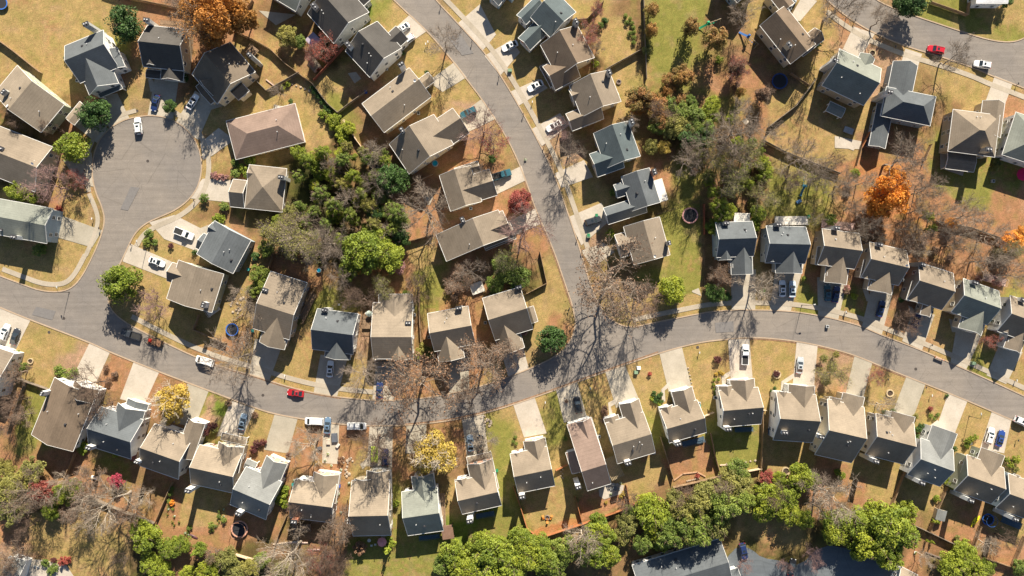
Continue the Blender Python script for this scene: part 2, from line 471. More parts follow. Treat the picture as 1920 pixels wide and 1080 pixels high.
# roads ---------------------------------------------------------- (edges traced on the plan)
westN = [(0,517),(40,532),(72,544),(105,548),(132,542),(152,522),(172,484),(188,448),(197,415),(192,390),(178,358),(172,325),(174,295),(184,265),(203,242),(228,226),(258,218),(290,216),(320,222),(346,238),(365,260),(377,290),(379,318),(373,348),(356,374),(330,394),(300,407),(275,418),(256,434),(244,455),(232,482),(215,515),(203,545),(203,570),(216,590),(240,607)]
midN = [(240,607),(300,638),(370,671),(430,692),(480,705),(530,722),(585,736),(640,745),(705,751),(760,750),(820,743),(880,730),(930,715),(960,704),(1000,688),(1035,672),(1060,652),(1074,630),(1079,605)]
northL = [(1079,605),(1074,575),(1062,540),(1035,460),(1005,397),(985,335),(955,265),(910,195),(872,145),(847,112),(800,57),(742,5),(660,-80),(560,-180)]
northR = [(690,-180),(750,-80),(817,0),(862,47),(915,105),(960,175),(1010,265),(1040,327),(1067,405),(1090,475),(1104,525),(1118,562),(1138,594),(1165,611),(1190,613)]
eastN = [(1190,613),(1225,605),(1285,593),(1330,584),(1375,581),(1440,581),(1490,584),(1535,591),(1575,600),(1615,611),(1650,627),(1725,655),(1810,692),(1920,742),(2100,828)]
southE = [(2100,880),(1920,797),(1895,787),(1815,752),(1735,720),(1657,689),(1600,665),(1545,650),(1495,640),(1440,634),(1400,633),(1365,636),(1310,642),(1235,662),(1135,697),(1045,730),(960,760),(890,780),(830,791),(760,798),(692,799),(640,796),(580,788),(517,777),(480,766),(390,732),(297,697),(205,660),(170,643),(57,600),(0,577),(-180,500)]
road = [(-180,445)]+smooth(westN,1,False)+smooth(midN,1,False)[1:]+smooth(northL,1,False)[1:]+smooth(northR,1,False)+smooth(eastN,1,False)[1:]+smooth(southE,1,False)
sheet('road', road, .012, M_road)
trN = [(1560,-120),(1600,-40),(1640,0),(1692,22),(1797,57),(1850,74),(1890,80),(1918,74),(1950,50),(2020,-40)]
trS = [(2150,250),(1990,195),(1920,165),(1865,145),(1825,127),(1765,107),(1697,87),(1637,62),(1595,37),(1560,10),(1520,-30),(1450,-120)]
sheet('road', smooth(trN,1,False)+[(2150,60)]+smooth(trS,1,False), .012, M_road)
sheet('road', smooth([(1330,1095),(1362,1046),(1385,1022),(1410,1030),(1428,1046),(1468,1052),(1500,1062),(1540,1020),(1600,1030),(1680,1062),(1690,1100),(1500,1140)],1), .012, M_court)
K = [westN, midN, northL, northR, eastN, southE, trN, trS]
for E_ in K:
    strip('kerb', E_, -.9, 1.3, .128, M_kerb, .15)
for E_, s_ in ((northL,1),(midN,1),(southE,1),(southE,1),(westN,1)):
    pass
M_lit = M_stain
strip('leaf_drift', southE[4:12], -3.6, -1.6, .05, M_lit, .05)
strip('leaf_drift', northL[1:6], -3.4, -1.6, .05, M_lit, .05)
strip('leaf_drift', southE[13:20], 1.7, 3.6, .028, M_lit, .02)
strip('leaf_drift', midN[2:8], 1.9, 3.4, .028, M_lit, .02)
# pavements
sw = lambda P, a, b_: strip('pavement', P, a, b_, .098, M_walk, .12)
sw([(1190,613),(1225,605),(1285,593),(1330,584),(1375,581),(1440,581),(1490,584),(1535,591),(1575,600),(1615,611),(1650,627),(1725,655),(1810,692),(1920,742),(2100,828)], -18, -9)
sw(northR[2:10], -19, -10)
sw(midN[:9], -20, -11)
sw([(0,517),(40,532),(72,544),(105,548),(132,542),(152,522),(172,484)], -18, -9)
sw(westN[10:17], -15, -7)
sw(westN[6:11], -16, -8)
sw(westN[18:30], -18, -9)
sw(trS[1:10], -20, -11)
# driveways
Z = lambda c, r, P: [(480*c+x_/4, 270*r+y_/4) for x_, y_ in P]
DR = [
 (0,[(-10,572),(57,601),(30,655),(-10,662)]),(0,[(168,643),(206,661),(176,728),(133,714)]),(0,[(251,678),(298,699),(270,760),(225,748)]),
 (2,[(352,718),(391,734),(365,802),(325,792)]),(0,[(433,751),(478,767),(457,815),(406,818)]),(2,[(515,777),(558,786),(540,850),(495,843)]),
 (1,[(606,794),(636,797),(634,870),(604,868)]),(1,[(693,799),(737,799),(735,878),(688,874)]),(2,[(762,799),(800,796),(796,850),(760,850)]),
 (1,[(866,787),(907,777),(917,862),(877,868)]),(0,Z(2,2,[(10,878),(170,820),(260,1090),(90,1120)])),(1,Z(2,2,[(330,763),(490,710),(560,960),(390,1010)])),
 (1,Z(2,2,[(700,630),(850,585),(950,830),(780,900)])),(1,Z(2,2,[(1105,488),(1275,445),(1345,740),(1175,780)])),(0,Z(2,2,[(1620,386),(1780,382),(1805,690),(1640,700)])),
 (0,Z(3,2,[(215,397),(372,430),(345,740),(185,720)])),(2,Z(3,2,[(648,508),(782,560),(715,820),(580,800)])),(2,Z(3,2,[(1038,662),(1182,716),(1085,980),(935,930)])),
 (0,Z(3,2,[(1350,790),(1495,848),(1400,1090),(1255,1070)])),(0,Z(3,2,[(1678,925),(1825,988),(1770,1240),(1590,1200)])),
 (1,[(1372,582),(1416,582),(1417,505),(1370,505)]),(1,[(1443,583),(1482,585),(1508,495),(1455,495)]),(1,[(1534,592),(1571,601),(1590,520),(1532,520)]),
 (1,[(1616,612),(1653,628),(1675,545),(1632,545)]),(1,Z(3,2,[(1005,398),(1155,465),(1250,200),(1090,160)])),(1,Z(3,2,[(1368,558),(1485,612),(1605,350),(1415,280)])),
 (1,Z(3,2,[(1638,655),(1785,720),(1910,480),(1730,430)])),(1,[(468,701),(505,714),(530,645),(478,635)]),(1,[(588,737),(632,744),(652,670),(601,665)]),
 (1,[(698,751),(737,752),(772,668),(706,668)]),(2,[(842,740),(880,731),(878,660),(845,660)]),(0,[(953,707),(992,693),(978,640),(936,645)]),
 (0,[(243,456),(256,462),(325,492),(312,522),(230,490)]),(0,[(280,417),(327,403),(400,440),(372,472),(308,448)]),(0,[(370,348),(380,335),(440,338),(438,380),(358,372)]),
 (0,[(376,268),(410,240),(440,262),(398,292),(380,300)]),(1,[(330,228),(366,170),(402,192),(372,262),(362,256)]),(1,[(277,217),(325,223),(335,150),(290,148)]),
 (1,[(205,241),(243,222),(220,175),(190,180)]),(1,[(135,232),(152,212),(205,242),(182,268)]),(1,[(118,300),(172,286),(176,350),(150,345)]),
 (2,[(110,402),(192,432),(173,464),(90,440)]),(0,[(858,44),(900,8),(930,65),(905,95)]),(0,[(908,105),(958,75),(975,98),(938,142)]),
 (0,[(957,172),(1010,148),(1027,165),(973,198)]),(0,[(997,242),(1050,212),(1067,235),(1016,274)]),(0,[(1040,325),(1095,300),(1112,332),(1052,352)]),
 (0,[(1066,407),(1128,380),(1142,415),(1090,460),(1080,440)]),(1,Z(2,1,[(520,800),(690,740),(770,810),(600,930)])),(0,[(742,52),(768,28),(801,58),(760,86)]),
 (1,Z(1,0,[(1290,610),(1490,465),(1580,580),(1400,690)])),(1,Z(1,0,[(1520,870),(1690,745),(1800,890),(1570,1000)])),(0,[(923,337),(978,311),(986,338),(928,366)]),
 (0,[(948,417),(1003,391),(1013,420),(953,447)]),(0,[(1480,35),(1505,-8),(1532,2),(1500,40)]),(0,Z(3,0,[(560,370),(640,198),(800,255),(690,440)])),
 (0,Z(3,0,[(1000,460),(1030,365),(1155,405),(1100,570)])),(0,Z(3,0,[(1630,760),(1700,568),(1835,622),(1770,800)])),
]
for k, P in DR: sheet('driveway', P, .045, M_drive[k], .06)
PT = [ # paths and patios: (tone, polygon)
 (0,Z(2,2,[(720,860),(780,830),(790,860),(740,890),(760,960),(730,960)])),(0,Z(2,2,[(1120,760),(1180,700),(1190,730),(1145,770),(1150,850),(1125,850)])),
 (0,Z(2,2,[(1570,660),(1640,620),(1650,650),(1600,680),(1610,740),(1575,730)])),(0,Z(3,2,[(100,700),(190,640),(200,670),(130,715),(120,770),(95,765)])),
 (0,Z(3,2,[(1200,1040),(1270,990),(1290,1015),(1230,1060),(1225,1130),(1200,1120)])),(1,Z(0,0,[(1110,590),(1150,600),(1165,680),(1130,690)])),
 (1,Z(0,0,[(1540,790),(1680,760),(1690,790),(1560,830)])),(1,Z(3,2,[(710,10),(750,20),(770,90),(740,100)])),(1,Z(3,2,[(1050,130),(1085,150),(1110,210),(1070,215)])),
 (1,Z(3,2,[(1355,230),(1395,240),(1420,330),(1380,330)])),(1,Z(1,0,[(690,550),(750,540),(790,590),(740,625)])),(1,Z(0,1,[(1480,640),(1580,600),(1590,660),(1510,680)])),
 (0,Z(2,3,[(650,430),(760,380),(840,400),(830,460),(690,505),(655,480)])),(1,Z(3,1,[(1290,60),(1390,50),(1480,160),(1460,240),(1290,180)])),
 (2,Z(1,0,[(20,80),(300,110),(150,190)])),(0,Z(3,0,[(500,1020),(700,1060),(690,1120),(500,1110)])),(0,Z(0,3,[(60,940),(330,960),(500,1000),(560,1090),(60,1090)])),
 (1,Z(1,3,[(940,640),(1000,640),(1005,860),(935,780)])),(0,Z(3,1,[(515,0),(680,0),(640,50)])),(1,Z(2,2,[(1350,20),(1350,30),(1420,60),(1400,0)])),
 (1,Z(1,3,[(780,240),(850,180),(860,220),(800,280)])),(1,Z(1,1,[(1265,390),(1330,390),(1310,450),(1290,460)])),
 (0,Z(1,1,[(1860,0),(1870,0),(1870,5),(1860,5)])),
]
for k, P in PT: sheet('path', P, .035, M_drive[k], .05)
# tar patches, manholes, utility paint marks on the carriageway
M_patch = surf('tar_patch', (.155, .145, .14), var=.15); M_iron = surf('cast_iron', (.06, .05, .045), rough=.6)
for P in ([(68,575),(105,583),(98,600),(60,590)],[(1340,605),(1375,602),(1376,622),(1342,624)],[(840,70),(862,62),(888,100),(866,104)],[(245,350),(262,352),(240,395),(226,392)]):
    sheet('tar_patch', P, .017, M_patch, .004)
for x_, y_ in ((120,597),(493,741),(1098,642),(1717,692),(277,302),(1308,651),(92,623),(257,208)):
    p = wpt(x_, y_); mb = MB(); mb.tube((p.x, p.y, .005), (p.x, p.y, .024 if y_ != 651 else .07), .42, n=16)
    o = mb.build('manhole_cover', M_iron); later(o, x_, y_, 'round dark iron manhole cover', 'manhole cover', 'manhole covers')
# ================================================================ houses
RF = {'tan': (0.232, 0.19, 0.143), 'tan2': (0.205, 0.167, 0.126), 'brown': (0.15, 0.112, 0.08), 'taupe': (0.19, 0.155, 0.118), 'pink': (0.205, 0.148, 0.12), 'slate': (0.095, 0.105, 0.112), 'grey': (0.175, 0.18, 0.175), 'green': (0.18, 0.19, 0.165), 'dark': (0.072, 0.067, 0.062), 'navy': (0.05, 0.06, 0.07), 'umber': (0.13, 0.105, 0.08), 'white': (0.6, 0.6, 0.6), 'blue': (0.08, 0.16, 0.28), 'teal': (0.085, 0.105, 0.11)}
WL = {'white':(.74,.74,.72),'cream':(.60,.52,.38),'beige':(.46,.39,.28),'grey':(.36,.37,.36),'blue':(.28,.36,.42),'sage':(.36,.38,.28),'taupe':(.33,.28,.22)}
def roofm(k): return shingle('shingles_'+k, RF[k])
def wallm(k): return siding('siding_'+k, WL[k])
M_brick = siding('brick', (.40, .17, .105), 13, True)
M_stucco = surf('salmon_stucco', (.62,.36,.26), var=.15)
M_trim = surf('white_trim', (.72,.71,.68), rough=.5, var=.08)
M_glass = surf('window_glass', (.035,.05,.06), rough=.12, var=.2, spec=.6)
M_gdoor = siding('garage_door_panels', (.62,.60,.55), 1.9)
M_door = surf('front_door_paint', (.16,.06,.04), rough=.5)
M_flue = surf('chimney_cap', (.045,.045,.05), rough=.6)
M_pipe = surf('vent_pipe', (.55,.55,.55), rough=.5)
M_black = surf('black_metal', (.03,.03,.03), rough=.5)
wf = MB()
for a_ in ((-.56,-.02,-.85,-.44,.07,.85),(.44,-.02,-.85,.56,.07,.85),(-.44,-.02,.73,.44,.07,.85),(-.44,-.02,-.85,.44,.09,-.73),(-.44,-.02,-.03,.44,.05,.03)): wf.box(*a_)
WF = wf.mesh('window', M_trim)
wp = MB(); wp.box(-.44,-.02,-.73,.44,.03,.73); WP = wp.mesh('pane', M_glass)
gd = MB(); gd.box(-2.4,-.02,0,2.4,.06,2.15); GD = gd.mesh('garage_door', M_gdoor)
gd1 = MB(); gd1.box(-1.2,-.02,0,1.2,.06,2.15); GD1 = gd1.mesh('garage_door', M_gdoor)
fd = MB(); fd.box(-.5,-.02,0,.5,.06,2.1); FD = fd.mesh('front_door', M_door)
vp = MB(); vp.tube((0,0,-.5),(0,0,.55),.09); vp.disc((0,0,.57),.14,8); VP = vp.mesh('vent_pipe', M_pipe)
vt = MB(); vt.frustum((-.35,-.35,.35,.35),(-.25,-.25,.25,.25),-.15,.22); vt.tube((0,0,.2),(0,0,.36),.3,.22,10); VT = vt.mesh('roof_vent', M_flue)
dh = MB(); 
for i in range(6):
    r0, r1 = .42*i/6, .42*(i+1)/6
    n = 12; vs = []; 
    for r in (r0, r1):
        for j in range(n):
            t = 2*math.pi*j/n; vs.append((r*math.cos(t), r*math.sin(t)*.8-.1, .45+r*r*.9+r*math.sin(t)*.5))
    dh.add(vs, [(j,(j+1)%n,n+(j+1)%n,n+j) for j in range(n)])
dh.tube((0,0,-.2),(0,-.08,.45),.04,n=6); DH = dh.mesh('satellite_dish', M_trim)

class Vol: pass
HN = [0]
def H(c, r, lm, label, wall, roof, vols, chim=(), front=None, brick=False, dish=False, vents=3, name='house', noveg=0):
    rnd = random.Random(HN[0]*31+5); HN[0] += 1
    ox, oy = 480*c, 270*r
    V_ = []
    for v in vols:
        q = Vol(); q.role, q.kind = v[0], v[1]; q.e, q.p = v[3]+.011*len(V_), math.tan(R(v[4])); q.f = v[5] if len(v) > 5 else .5
        g = v[2]; q.pts = [Vector((wpt(ox+g[i]/4, 0, vols[0][3]).x, wpt(0, oy+g[i+1]/4, q.e).y)) for i in (0, 2, 4)]
        if q.role in ('gar', 'gab', 'dor') and V_:
            if 'right-row' in lm or 'middle-row' in lm: q.e, q.p = (4.6, 1.0) if q.role == 'gar' else (5.05, 1.0)
            elif q.e >= 3.75 and ('bottom-row' in lm or lm in ('pink-brown house', 'light grey house')): q.e, q.p = 5.25, .88
            elif q.e >= 3.45: q.e, q.p = max(q.e, 4.4), max(q.p, .78)
            q.e += .017*len(V_)
        V_.append(q)
    m = V_[0]; u = (m.pts[1]-m.pts[0]).normalized(); th = math.atan2(u.y, u.x)
    for i, q in enumerate(V_):
        d = (q.pts[1]-q.pts[0])
        if i == 0: q.u = u.copy()
        else:
            a = round((math.atan2(d.y, d.x)-th)/(math.pi/2))*math.pi/2+th; q.u = Vector((math.cos(a), math.sin(a)))
        q.v = Vector((-q.u.y, q.u.x))
        if (q.pts[2]-q.pts[0]).dot(q.v) < 0: q.v = -q.v
        q.L = abs(d.dot(q.u)); q.D = abs((q.pts[2]-q.pts[0]).dot(q.v)); q.o = q.pts[0].copy()
        q.rise = q.p*q.D*min(q.f, 1-q.f) if i == 0 and q.f == .5 else q.p*q.D*.5
    cen = m.o+m.u*m.L/2+m.v*m.D/2
    root = empty(name, (cen.x, cen.y, 0), th); tag(root, label, 'house', 'houses of the neighbourhood')
    cx_, cy_ = 960+cen.x/(S*(ALT-6)/ALT), 540-cen.y/(S*(ALT-6)/ALT)
    LAND.append((cx_, cy_, lm))
    Mi = Matrix.Rotation(-th, 2)
    def loc(p2): w = Mi@(p2-cen); return w
    # wings reach back under the main roof as far as its ridge
    for q in V_[1:]:
        if abs(q.u.dot(m.u)) < .3 and q.role != 'porch':
            ri = m.o+m.v*m.D*m.f; t = (ri-q.o).dot(m.v); s_ = q.u.dot(m.v)   # along q.u to ridge
            k = t*s_
            if k > q.L: q.L = k
            elif k < 0: q.o = q.o+q.u*k; q.L -= k
        if q.role not in ('porch',): q.rise = min(q.rise, m.e+m.rise-q.e-.12)
    walls, trim = MB(), MB(); roofs = {}
    brickm = MB()
    for i, q in enumerate(V_):
        a = lambda s_, t_, z_, q=q: (*loc(q.o+q.u*s_+q.v*t_), z_)
        ins = .38 if q.role != 'porch' else .3
        t = .17; rf = roofs.setdefault('roof' if i == 0 else {'gar':'garage_roof','gab':'gable_roof','dor':'dormer_roof','porch':'porch_roof','ext':'wing_roof'}[q.role], MB())
        L, D, e, hr = q.L, q.D, q.e, q.rise; rv = D*q.f; s1 = hr/rv; s2 = hr/(D-rv)
        if q.kind == 'g':
            P0 = [(0,e),(rv,e+hr),(D,e)]; P1 = [(0,e-t),(rv,e+hr-t),(D,e-t)]
            vs = [a(0,y_,z_) for y_,z_ in P0]+[a(0,y_,z_) for y_,z_ in P1]+[a(L,y_,z_) for y_,z_ in P0]+[a(L,y_,z_) for y_,z_ in P1]
            rf.add(vs, [(0,1,7,6),(1,2,8,7),(3,9,10,4),(4,10,11,5),(0,6,9,3),(2,5,11,8),(0,3,4,1),(1,4,5,2),(6,7,10,9),(7,8,11,10)])
            # walls with gable ends
            z1 = e+s1*ins-t-.02; z2 = e+s2*ins-t-.02; zt = e+hr-t-.02; i2 = ins
            W = [(i2,0),(i2,z1),(rv,zt),(D-i2,z2),(D-i2,0)]
            if q.role == 'porch':
                for (s_, t_) in ((.3,.3),(L-.3,.3),(.3,D-.3),(L-.3,D-.3)):
                    w = loc(q.o+q.u*s_+q.v*t_); trim.box(w.x-.12, w.y-.12, 0, w.x+.12, w.y+.12, e+.05)
            else:
                vs = [a(ins,y_,z_) for y_,z_ in W]+[a(L-ins,y_,z_) for y_,z_ in W]
                tgt = walls
                tgt.add(vs, [(0,1,2,3,4),(9,8,7,6,5)]+[(j,j+5,j+6,j+1) for j in range(4)]+[(0,4,9,5)])
            # rake boards and gutters
            for s_ in (-.05, L-.03):
                for (ya, za, yb, zb) in ((0,e,rv,e+hr),(rv,e+hr,D,e)):
                    vs = [a(s_,ya,za+.03),a(s_,yb,zb+.03),a(s_,yb,zb-.22),a(s_,ya,za-.22),a(s_+.08,ya,za+.03),a(s_+.08,yb,zb+.03),a(s_+.08,yb,zb-.22),a(s_+.08,ya,za-.22)]
                    trim.add(vs, [(0,1,2,3),(7,6,5,4),(0,4,5,1),(1,5,6,2),(2,6,7,3),(3,7,4,0)])
            for t0 in (-.12, D+.01):
                vs = [a(0,t0,e-.02),a(L,t0,e-.02),a(L,t0+.11,e-.02),a(0,t0+.11,e-.02),a(0,t0,e-.19),a(L,t0,e-.19),a(L,t0+.11,e-.19),a(0,t0+.11,e-.19)]
                trim.add(vs, [(0,1,2,3),(7,6,5,4),(0,4,5,1),(1,5,6,2),(2,6,7,3),(3,7,4,0)])
        else:
            hx = min(D/2, L/2-.05)
            if q.role == 'flat': pass
            vs = [a(0,0,e),a(L,0,e),a(L,D,e),a(0,D,e),a(hx,rv,e+hr),a(L-hx,rv,e+hr),a(0,0,e-t),a(L,0,e-t),a(L,D,e-t),a(0,D,e-t)]
            rf.add(vs, [(0,1,5,4),(1,2,5),(2,3,4,5),(3,0,4),(9,8,7,6),(0,6,7,1),(1,7,8,2),(2,8,9,3),(3,9,6,0)])
            vs = [a(ins,ins,0),a(L-ins,ins,0),a(L-ins,D-ins,0),a(ins,D-ins,0)]; zt = e-t-.01
            if q.role == 'porch':
                for (s_, t_) in ((.3,.3),(L-.3,.3),(.3,D-.3),(L-.3,D-.3)):
                    w = loc(q.o+q.u*s_+q.v*t_); trim.box(w.x-.12, w.y-.12, 0, w.x+.12, w.y+.12, e-t)
            else:
                walls.add(vs+[(p[0],p[1],zt) for p in vs], [(0,3,2,1),(4,5,6,7),(0,1,5,4),(1,2,6,5),(2,3,7,6),(3,0,4,7)])
            for (A_, B_) in (((-.1,-.1),(L+.1,.01)),((-.1,D-.01),(L+.1,D+.1)),((-.1,.01),(.01,D-.01)),((L-.01,.01),(L+.1,D-.01))):
                vs = [a(A_[0],A_[1],e-.02),a(B_[0],A_[1],e-.02),a(B_[0],B_[1],e-.02),a(A_[0],B_[1],e-.02)]
                trim.add(vs+[(p[0],p[1],e-.19) for p in vs], [(0,1,2,3),(7,6,5,4),(0,4,5,1),(1,5,6,2),(2,6,7,3),(3,7,4,0)])
    wo = walls.build('wall', wallm(wall), root)
    for k, mb in roofs.items():
        mb.build(k, roofm(roof), root)
    trim.build('trim', M_trim, root)
    def inside(p2, skip, pad=.25):
        for q in V_:
            if q is skip or q.role == 'porch': continue
            d = p2-q.o; a, b_ = d.dot(q.u), d.dot(q.v)
            if .3-pad < a < q.L-.3+pad and .3-pad < b_ < q.D-.3+pad: return q
        return None
    def put(me, p2, nrm, z, name_, par=root):
        o = bpy.data.objects.new(name_, me); col.objects.link(o); o.parent = par
        w = loc(p2); o.location = (w.x, w.y, z)
        n2 = Mi@nrm; o.rotation_euler = (0, 0, math.atan2(n2.y, n2.x)-math.pi/2); return o
    nwin = 0
    for q in V_:
        if q.role == 'porch': continue
        ins = .38
        faces = [(q.o+q.v*ins, q.u, q.L, -q.v, 0), (q.o+q.v*(q.D-ins), q.u, q.L, q.v, 0),
                 (q.o+q.u*ins, q.v, q.D, -q.u, 1), (q.o+q.u*(q.L-ins), q.v, q.D, q.u, 1)]
        for (o_, d_, ln, nn, end) in faces:
            fc = o_+d_*ln/2
            if q is not m and end and (fc-cen).dot(nn) < 0: continue
            frontend = q is not m and end
            if q.role == 'gar' and frontend:
                # garage door in the outer gable end
                p = fc+nn*.0
                wide = ln > 6
                put(GD if wide else GD1, p, nn, .02, 'garage_door')
                if brick:
                    w0 = loc(o_+d_*.45+nn*.02); w1 = loc(o_+d_*(ln-.45)+nn*.02); ww = loc(fc+nn*.05)
                    a_, b2 = o_+d_*.42, o_+d_*(ln-.42)
                    zt = q.e+q.p*0-.25; zr = q.e+q.rise-.45 if q.kind == 'g' else q.e-.3
                    vs = []
                    for off in (.0, .035):
                        for (pp, zz) in ((a_,2.25),(b2,2.25),(b2,zt),(fc,zr),(a_,zt)):
                            w = loc(pp+nn*off); vs.append((w.x, w.y, zz))
                    brickm.add(vs, [(0,1,2,3,4),(9,8,7,6,5)]+[(j,5+j,5+(j+1)%5,(j+1)%5) for j in range(5)])
                if q.e > 4.4:
                    for k in ((-1.3, 1.3) if wide else (0,)):
                        f = put(WF, p+d_*k+nn*.04, nn, 4.0, 'window'); put2(WP, f)
                continue
            # only walls that can be seen from above the middle of the scene or beside it
            if (-fc).normalized().dot(nn) < -.25: continue
            n = max(1, int((ln-1.2)/3.3))
            levels = (1.5, 4.2) if q.e > 4.6 else (1.4,)
            if q.role == 'dor': n = 1; levels = (q.e-.95,)
            for li, z in enumerate(levels):
                for k in range(n):
                    s_ = ln*(k+.5)/n+rnd.uniform(-.3, .3)*(0 if frontend else 1)
                    p = o_+d_*s_
                    if inside(p+nn*.5, q) : continue
                    if rnd.random() < .15 and not frontend: continue
                    f = put(WF, p, nn, z, 'window'); put2(WP, f); nwin += 1
    if len(brickm.v): brickm.build('brick_gable', M_brick if brick == 1 else M_stucco, root)
    # front door on the street side beside the garage
    gs = [q for q in V_ if q.role == 'gar']
    if gs:
        q = gs[0]; dirn = q.u if (q.o+q.u*q.L/2-cen).dot(q.u) > 0 else -q.u
        side = m.o if abs(m.v.dot(dirn)) > .5 else None
        if side is not None:
            face = m.o+m.v*(.38 if m.v.dot(dirn) < 0 else m.D-.38)
            best = None
            for s_ in (m.L*.2, m.L*.35, m.L*.8, m.L*.65):
                p = face+m.u*s_
                if not inside(p+dirn*.6, m): best = p; break
            if best is not None: put(FD, best, dirn, .05, 'front_door')
    for cdef in chim:
        x_, y_, top, mt = cdef[:4]; big = cdef[4] if len(cdef) > 4 else 1.0
        zt = m.e+min(m.rise, 3.1)+top
        p = Vector((wpt(ox+x_/4, 0, m.e).x, wpt(0, oy+y_/4, m.e+1.5).y)); w = loc(p)
        cb = MB(); cb.box(w.x-.75*big, w.y-.5*big, 0, w.x+.75*big, w.y+.5*big, zt)
        cm = {'w':wallm('white'),'c':wallm('cream'),'g':wallm('grey'),'k':wallm('taupe'),'b':M_brick,'s':wallm(wall)}[mt]
        co = cb.build('chimney', cm, root)
        cc_ = MB(); cc_.box(w.x-.84*big, w.y-.58*big, zt, w.x+.84*big, w.y+.58*big, zt+.14); cc_.build('chimney_cap', M_flue, co)
        ff = MB()
        for k in (-.36, .36): ff.tube((w.x+k*big, w.y, zt+.14), (w.x+k*big, w.y, zt+.5), .17, n=10)
        ff.build('flue', M_pipe, co)
    # pipes and vents standing on the rear slope
    for k in range(vents):
        s_ = m.L*rnd.uniform(.25, .8); side = rnd.random() < .5; fr = rnd.uniform(.25, .8)
        t_ = m.D*m.f*fr if side else m.D-(m.D*(1-m.f))*fr
        z = m.e+m.rise*fr
        p = m.o+m.u*s_+m.v*t_
        qq = inside(p, m)
        if qq is not None or m.kind == 'h' and not (m.D*.5 < s_ < m.L-m.D*.5): continue
        o = bpy.data.objects.new('vent_pipe' if k else 'roof_vent', VP if k else VT); col.objects.link(o); o.parent = root
        w = loc(p); o.location = (w.x, w.y, z)
    if dish:
        p = m.o+m.u*m.L*.93+m.v*m.D*.45; w = loc(p); o = bpy.data.objects.new('satellite_dish', DH); col.objects.link(o)
        o.parent = root; o.location = (w.x, w.y, m.e+m.rise*.85)
    return root
def put2(me, f):
    o = bpy.data.objects.new('pane', me); col.objects.link(o); o.parent = f; return o

G_, HP = 'g', 'h'
# --- round the cul-de-sac
H(0,0,'upper left tan house','wide tan roofed house with grey chimney, cut by the left edge above the cul-de-sac','sage','tan',
  [('m','g',(130,490,-45,700,530,725),5.8,26),('gar','g',(560,760,470,900,625,810),3.1,24),('dor','g',(300,760,390,850,400,760),4.6,30)],[(90,705,.6,'g')],dish=True)
H(0,0,'blue-grey cul-de-sac house','blue-grey two-storey house with white gables and a tall chimney, upper left of the cul-de-sac','white','slate',
  [('m','g',(485,345,775,225,603,622),5.8,36),('gab','g',(565,474,665,714,782,384),5.3,40),('gab','g',(806,429,849,532,885,396),5.0,38),('porch','g',(690,680,860,610,715,730),2.9,18)],[(705,205,1.2,'g')])
H(0,0,'black-roofed brick-gabled house','black roofed house with a brick garage gable and steep front dormer, above the cul-de-sac','cream','dark',
  [('m','g',(1105,190,1412,222,1085,500),5.2,37),('gab','g',(1090,400,1080,485,1192,490),4.9,42),('gar','g',(1190,500,1172,592,1350,605),3.2,38),('porch','g',(1070,520,1200,535,1065,580),2.8,16)],[(1138,165,.2,'w')],brick=1)
H(0,0,'dark-gabled cul-de-sac house','dark tan roofed house with a big front gable, upper right of the cul-de-sac','cream','umber',
  [('m','g',(1725,315,1915,540,1445,560),5.6,35),('gab','g',(1600,490,1490,590,1620,740),5.3,36),('gar','g',(1500,600,1440,650,1580,760),2.9,24),('dor','g',(1790,600,1690,650,1790,740),4.2,38)],[(1905,430,.5,'g')])
H(0,1,'left cul-de-sac house','light tan house with a large dark side gable, left of the cul-de-sac','beige','tan2',
  [('m','g',(-110,-175,395,22,-220,170),5.6,28),('gab','g',(110,-40,330,60,60,150),5.6,30)],[(60,40,.2,'g')],dish=True)
H(0,1,'grey left-edge house','weathered grey gabled house at the left edge below a red bare tree','blue','green',
  [('m','g',(-90,395,400,485,-140,655),5.8,27)],[(150,700,.4,'w')])
H(0,1,'brown ranch house','low pinkish brown ranch house with hipped roof right of the cul-de-sac','cream','pink',
  [('m','h',(1696,-172,2212,-304,1850,95),3.3,26),('ext','g',(1730,-60,1790,60,1850,-100),3.1,24)],vents=4)
H(0,1,'right cul-de-sac house','low tan house with a hipped front garage, right of the cul-de-sac','cream','taupe',
  [('m','h',(1870,155,2150,185,1840,480),3.6,24),('gar','g',(1850,275,1745,262,1740,470),3.2,33),('gab','g',(1950,180,1865,170,1850,270),3.3,30)],[(2132,255,.6,'w')])
H(0,1,'lower cul-de-sac slate house','slate grey house with two side gables facing the cul-de-sac drive','blue','slate',
  [('m','g',(1610,575,1475,825,1900,688),5.6,22),('gab','g',(1700,645,1590,590,1670,730),5.2,34),('gar','g',(1600,720,1505,665,1560,840),3.3,32)],vents=4)
H(0,1,'tan trailer-side house','broad tan roofed house on the corner above the parked trailer','sage','taupe',
  [('m','g',(1340,870,1250,1160,1670,1000),5.8,25),('gar','g',(1450,940,1290,870,1420,1080),5.0,33)],[(1560,1205,.4,'w')])
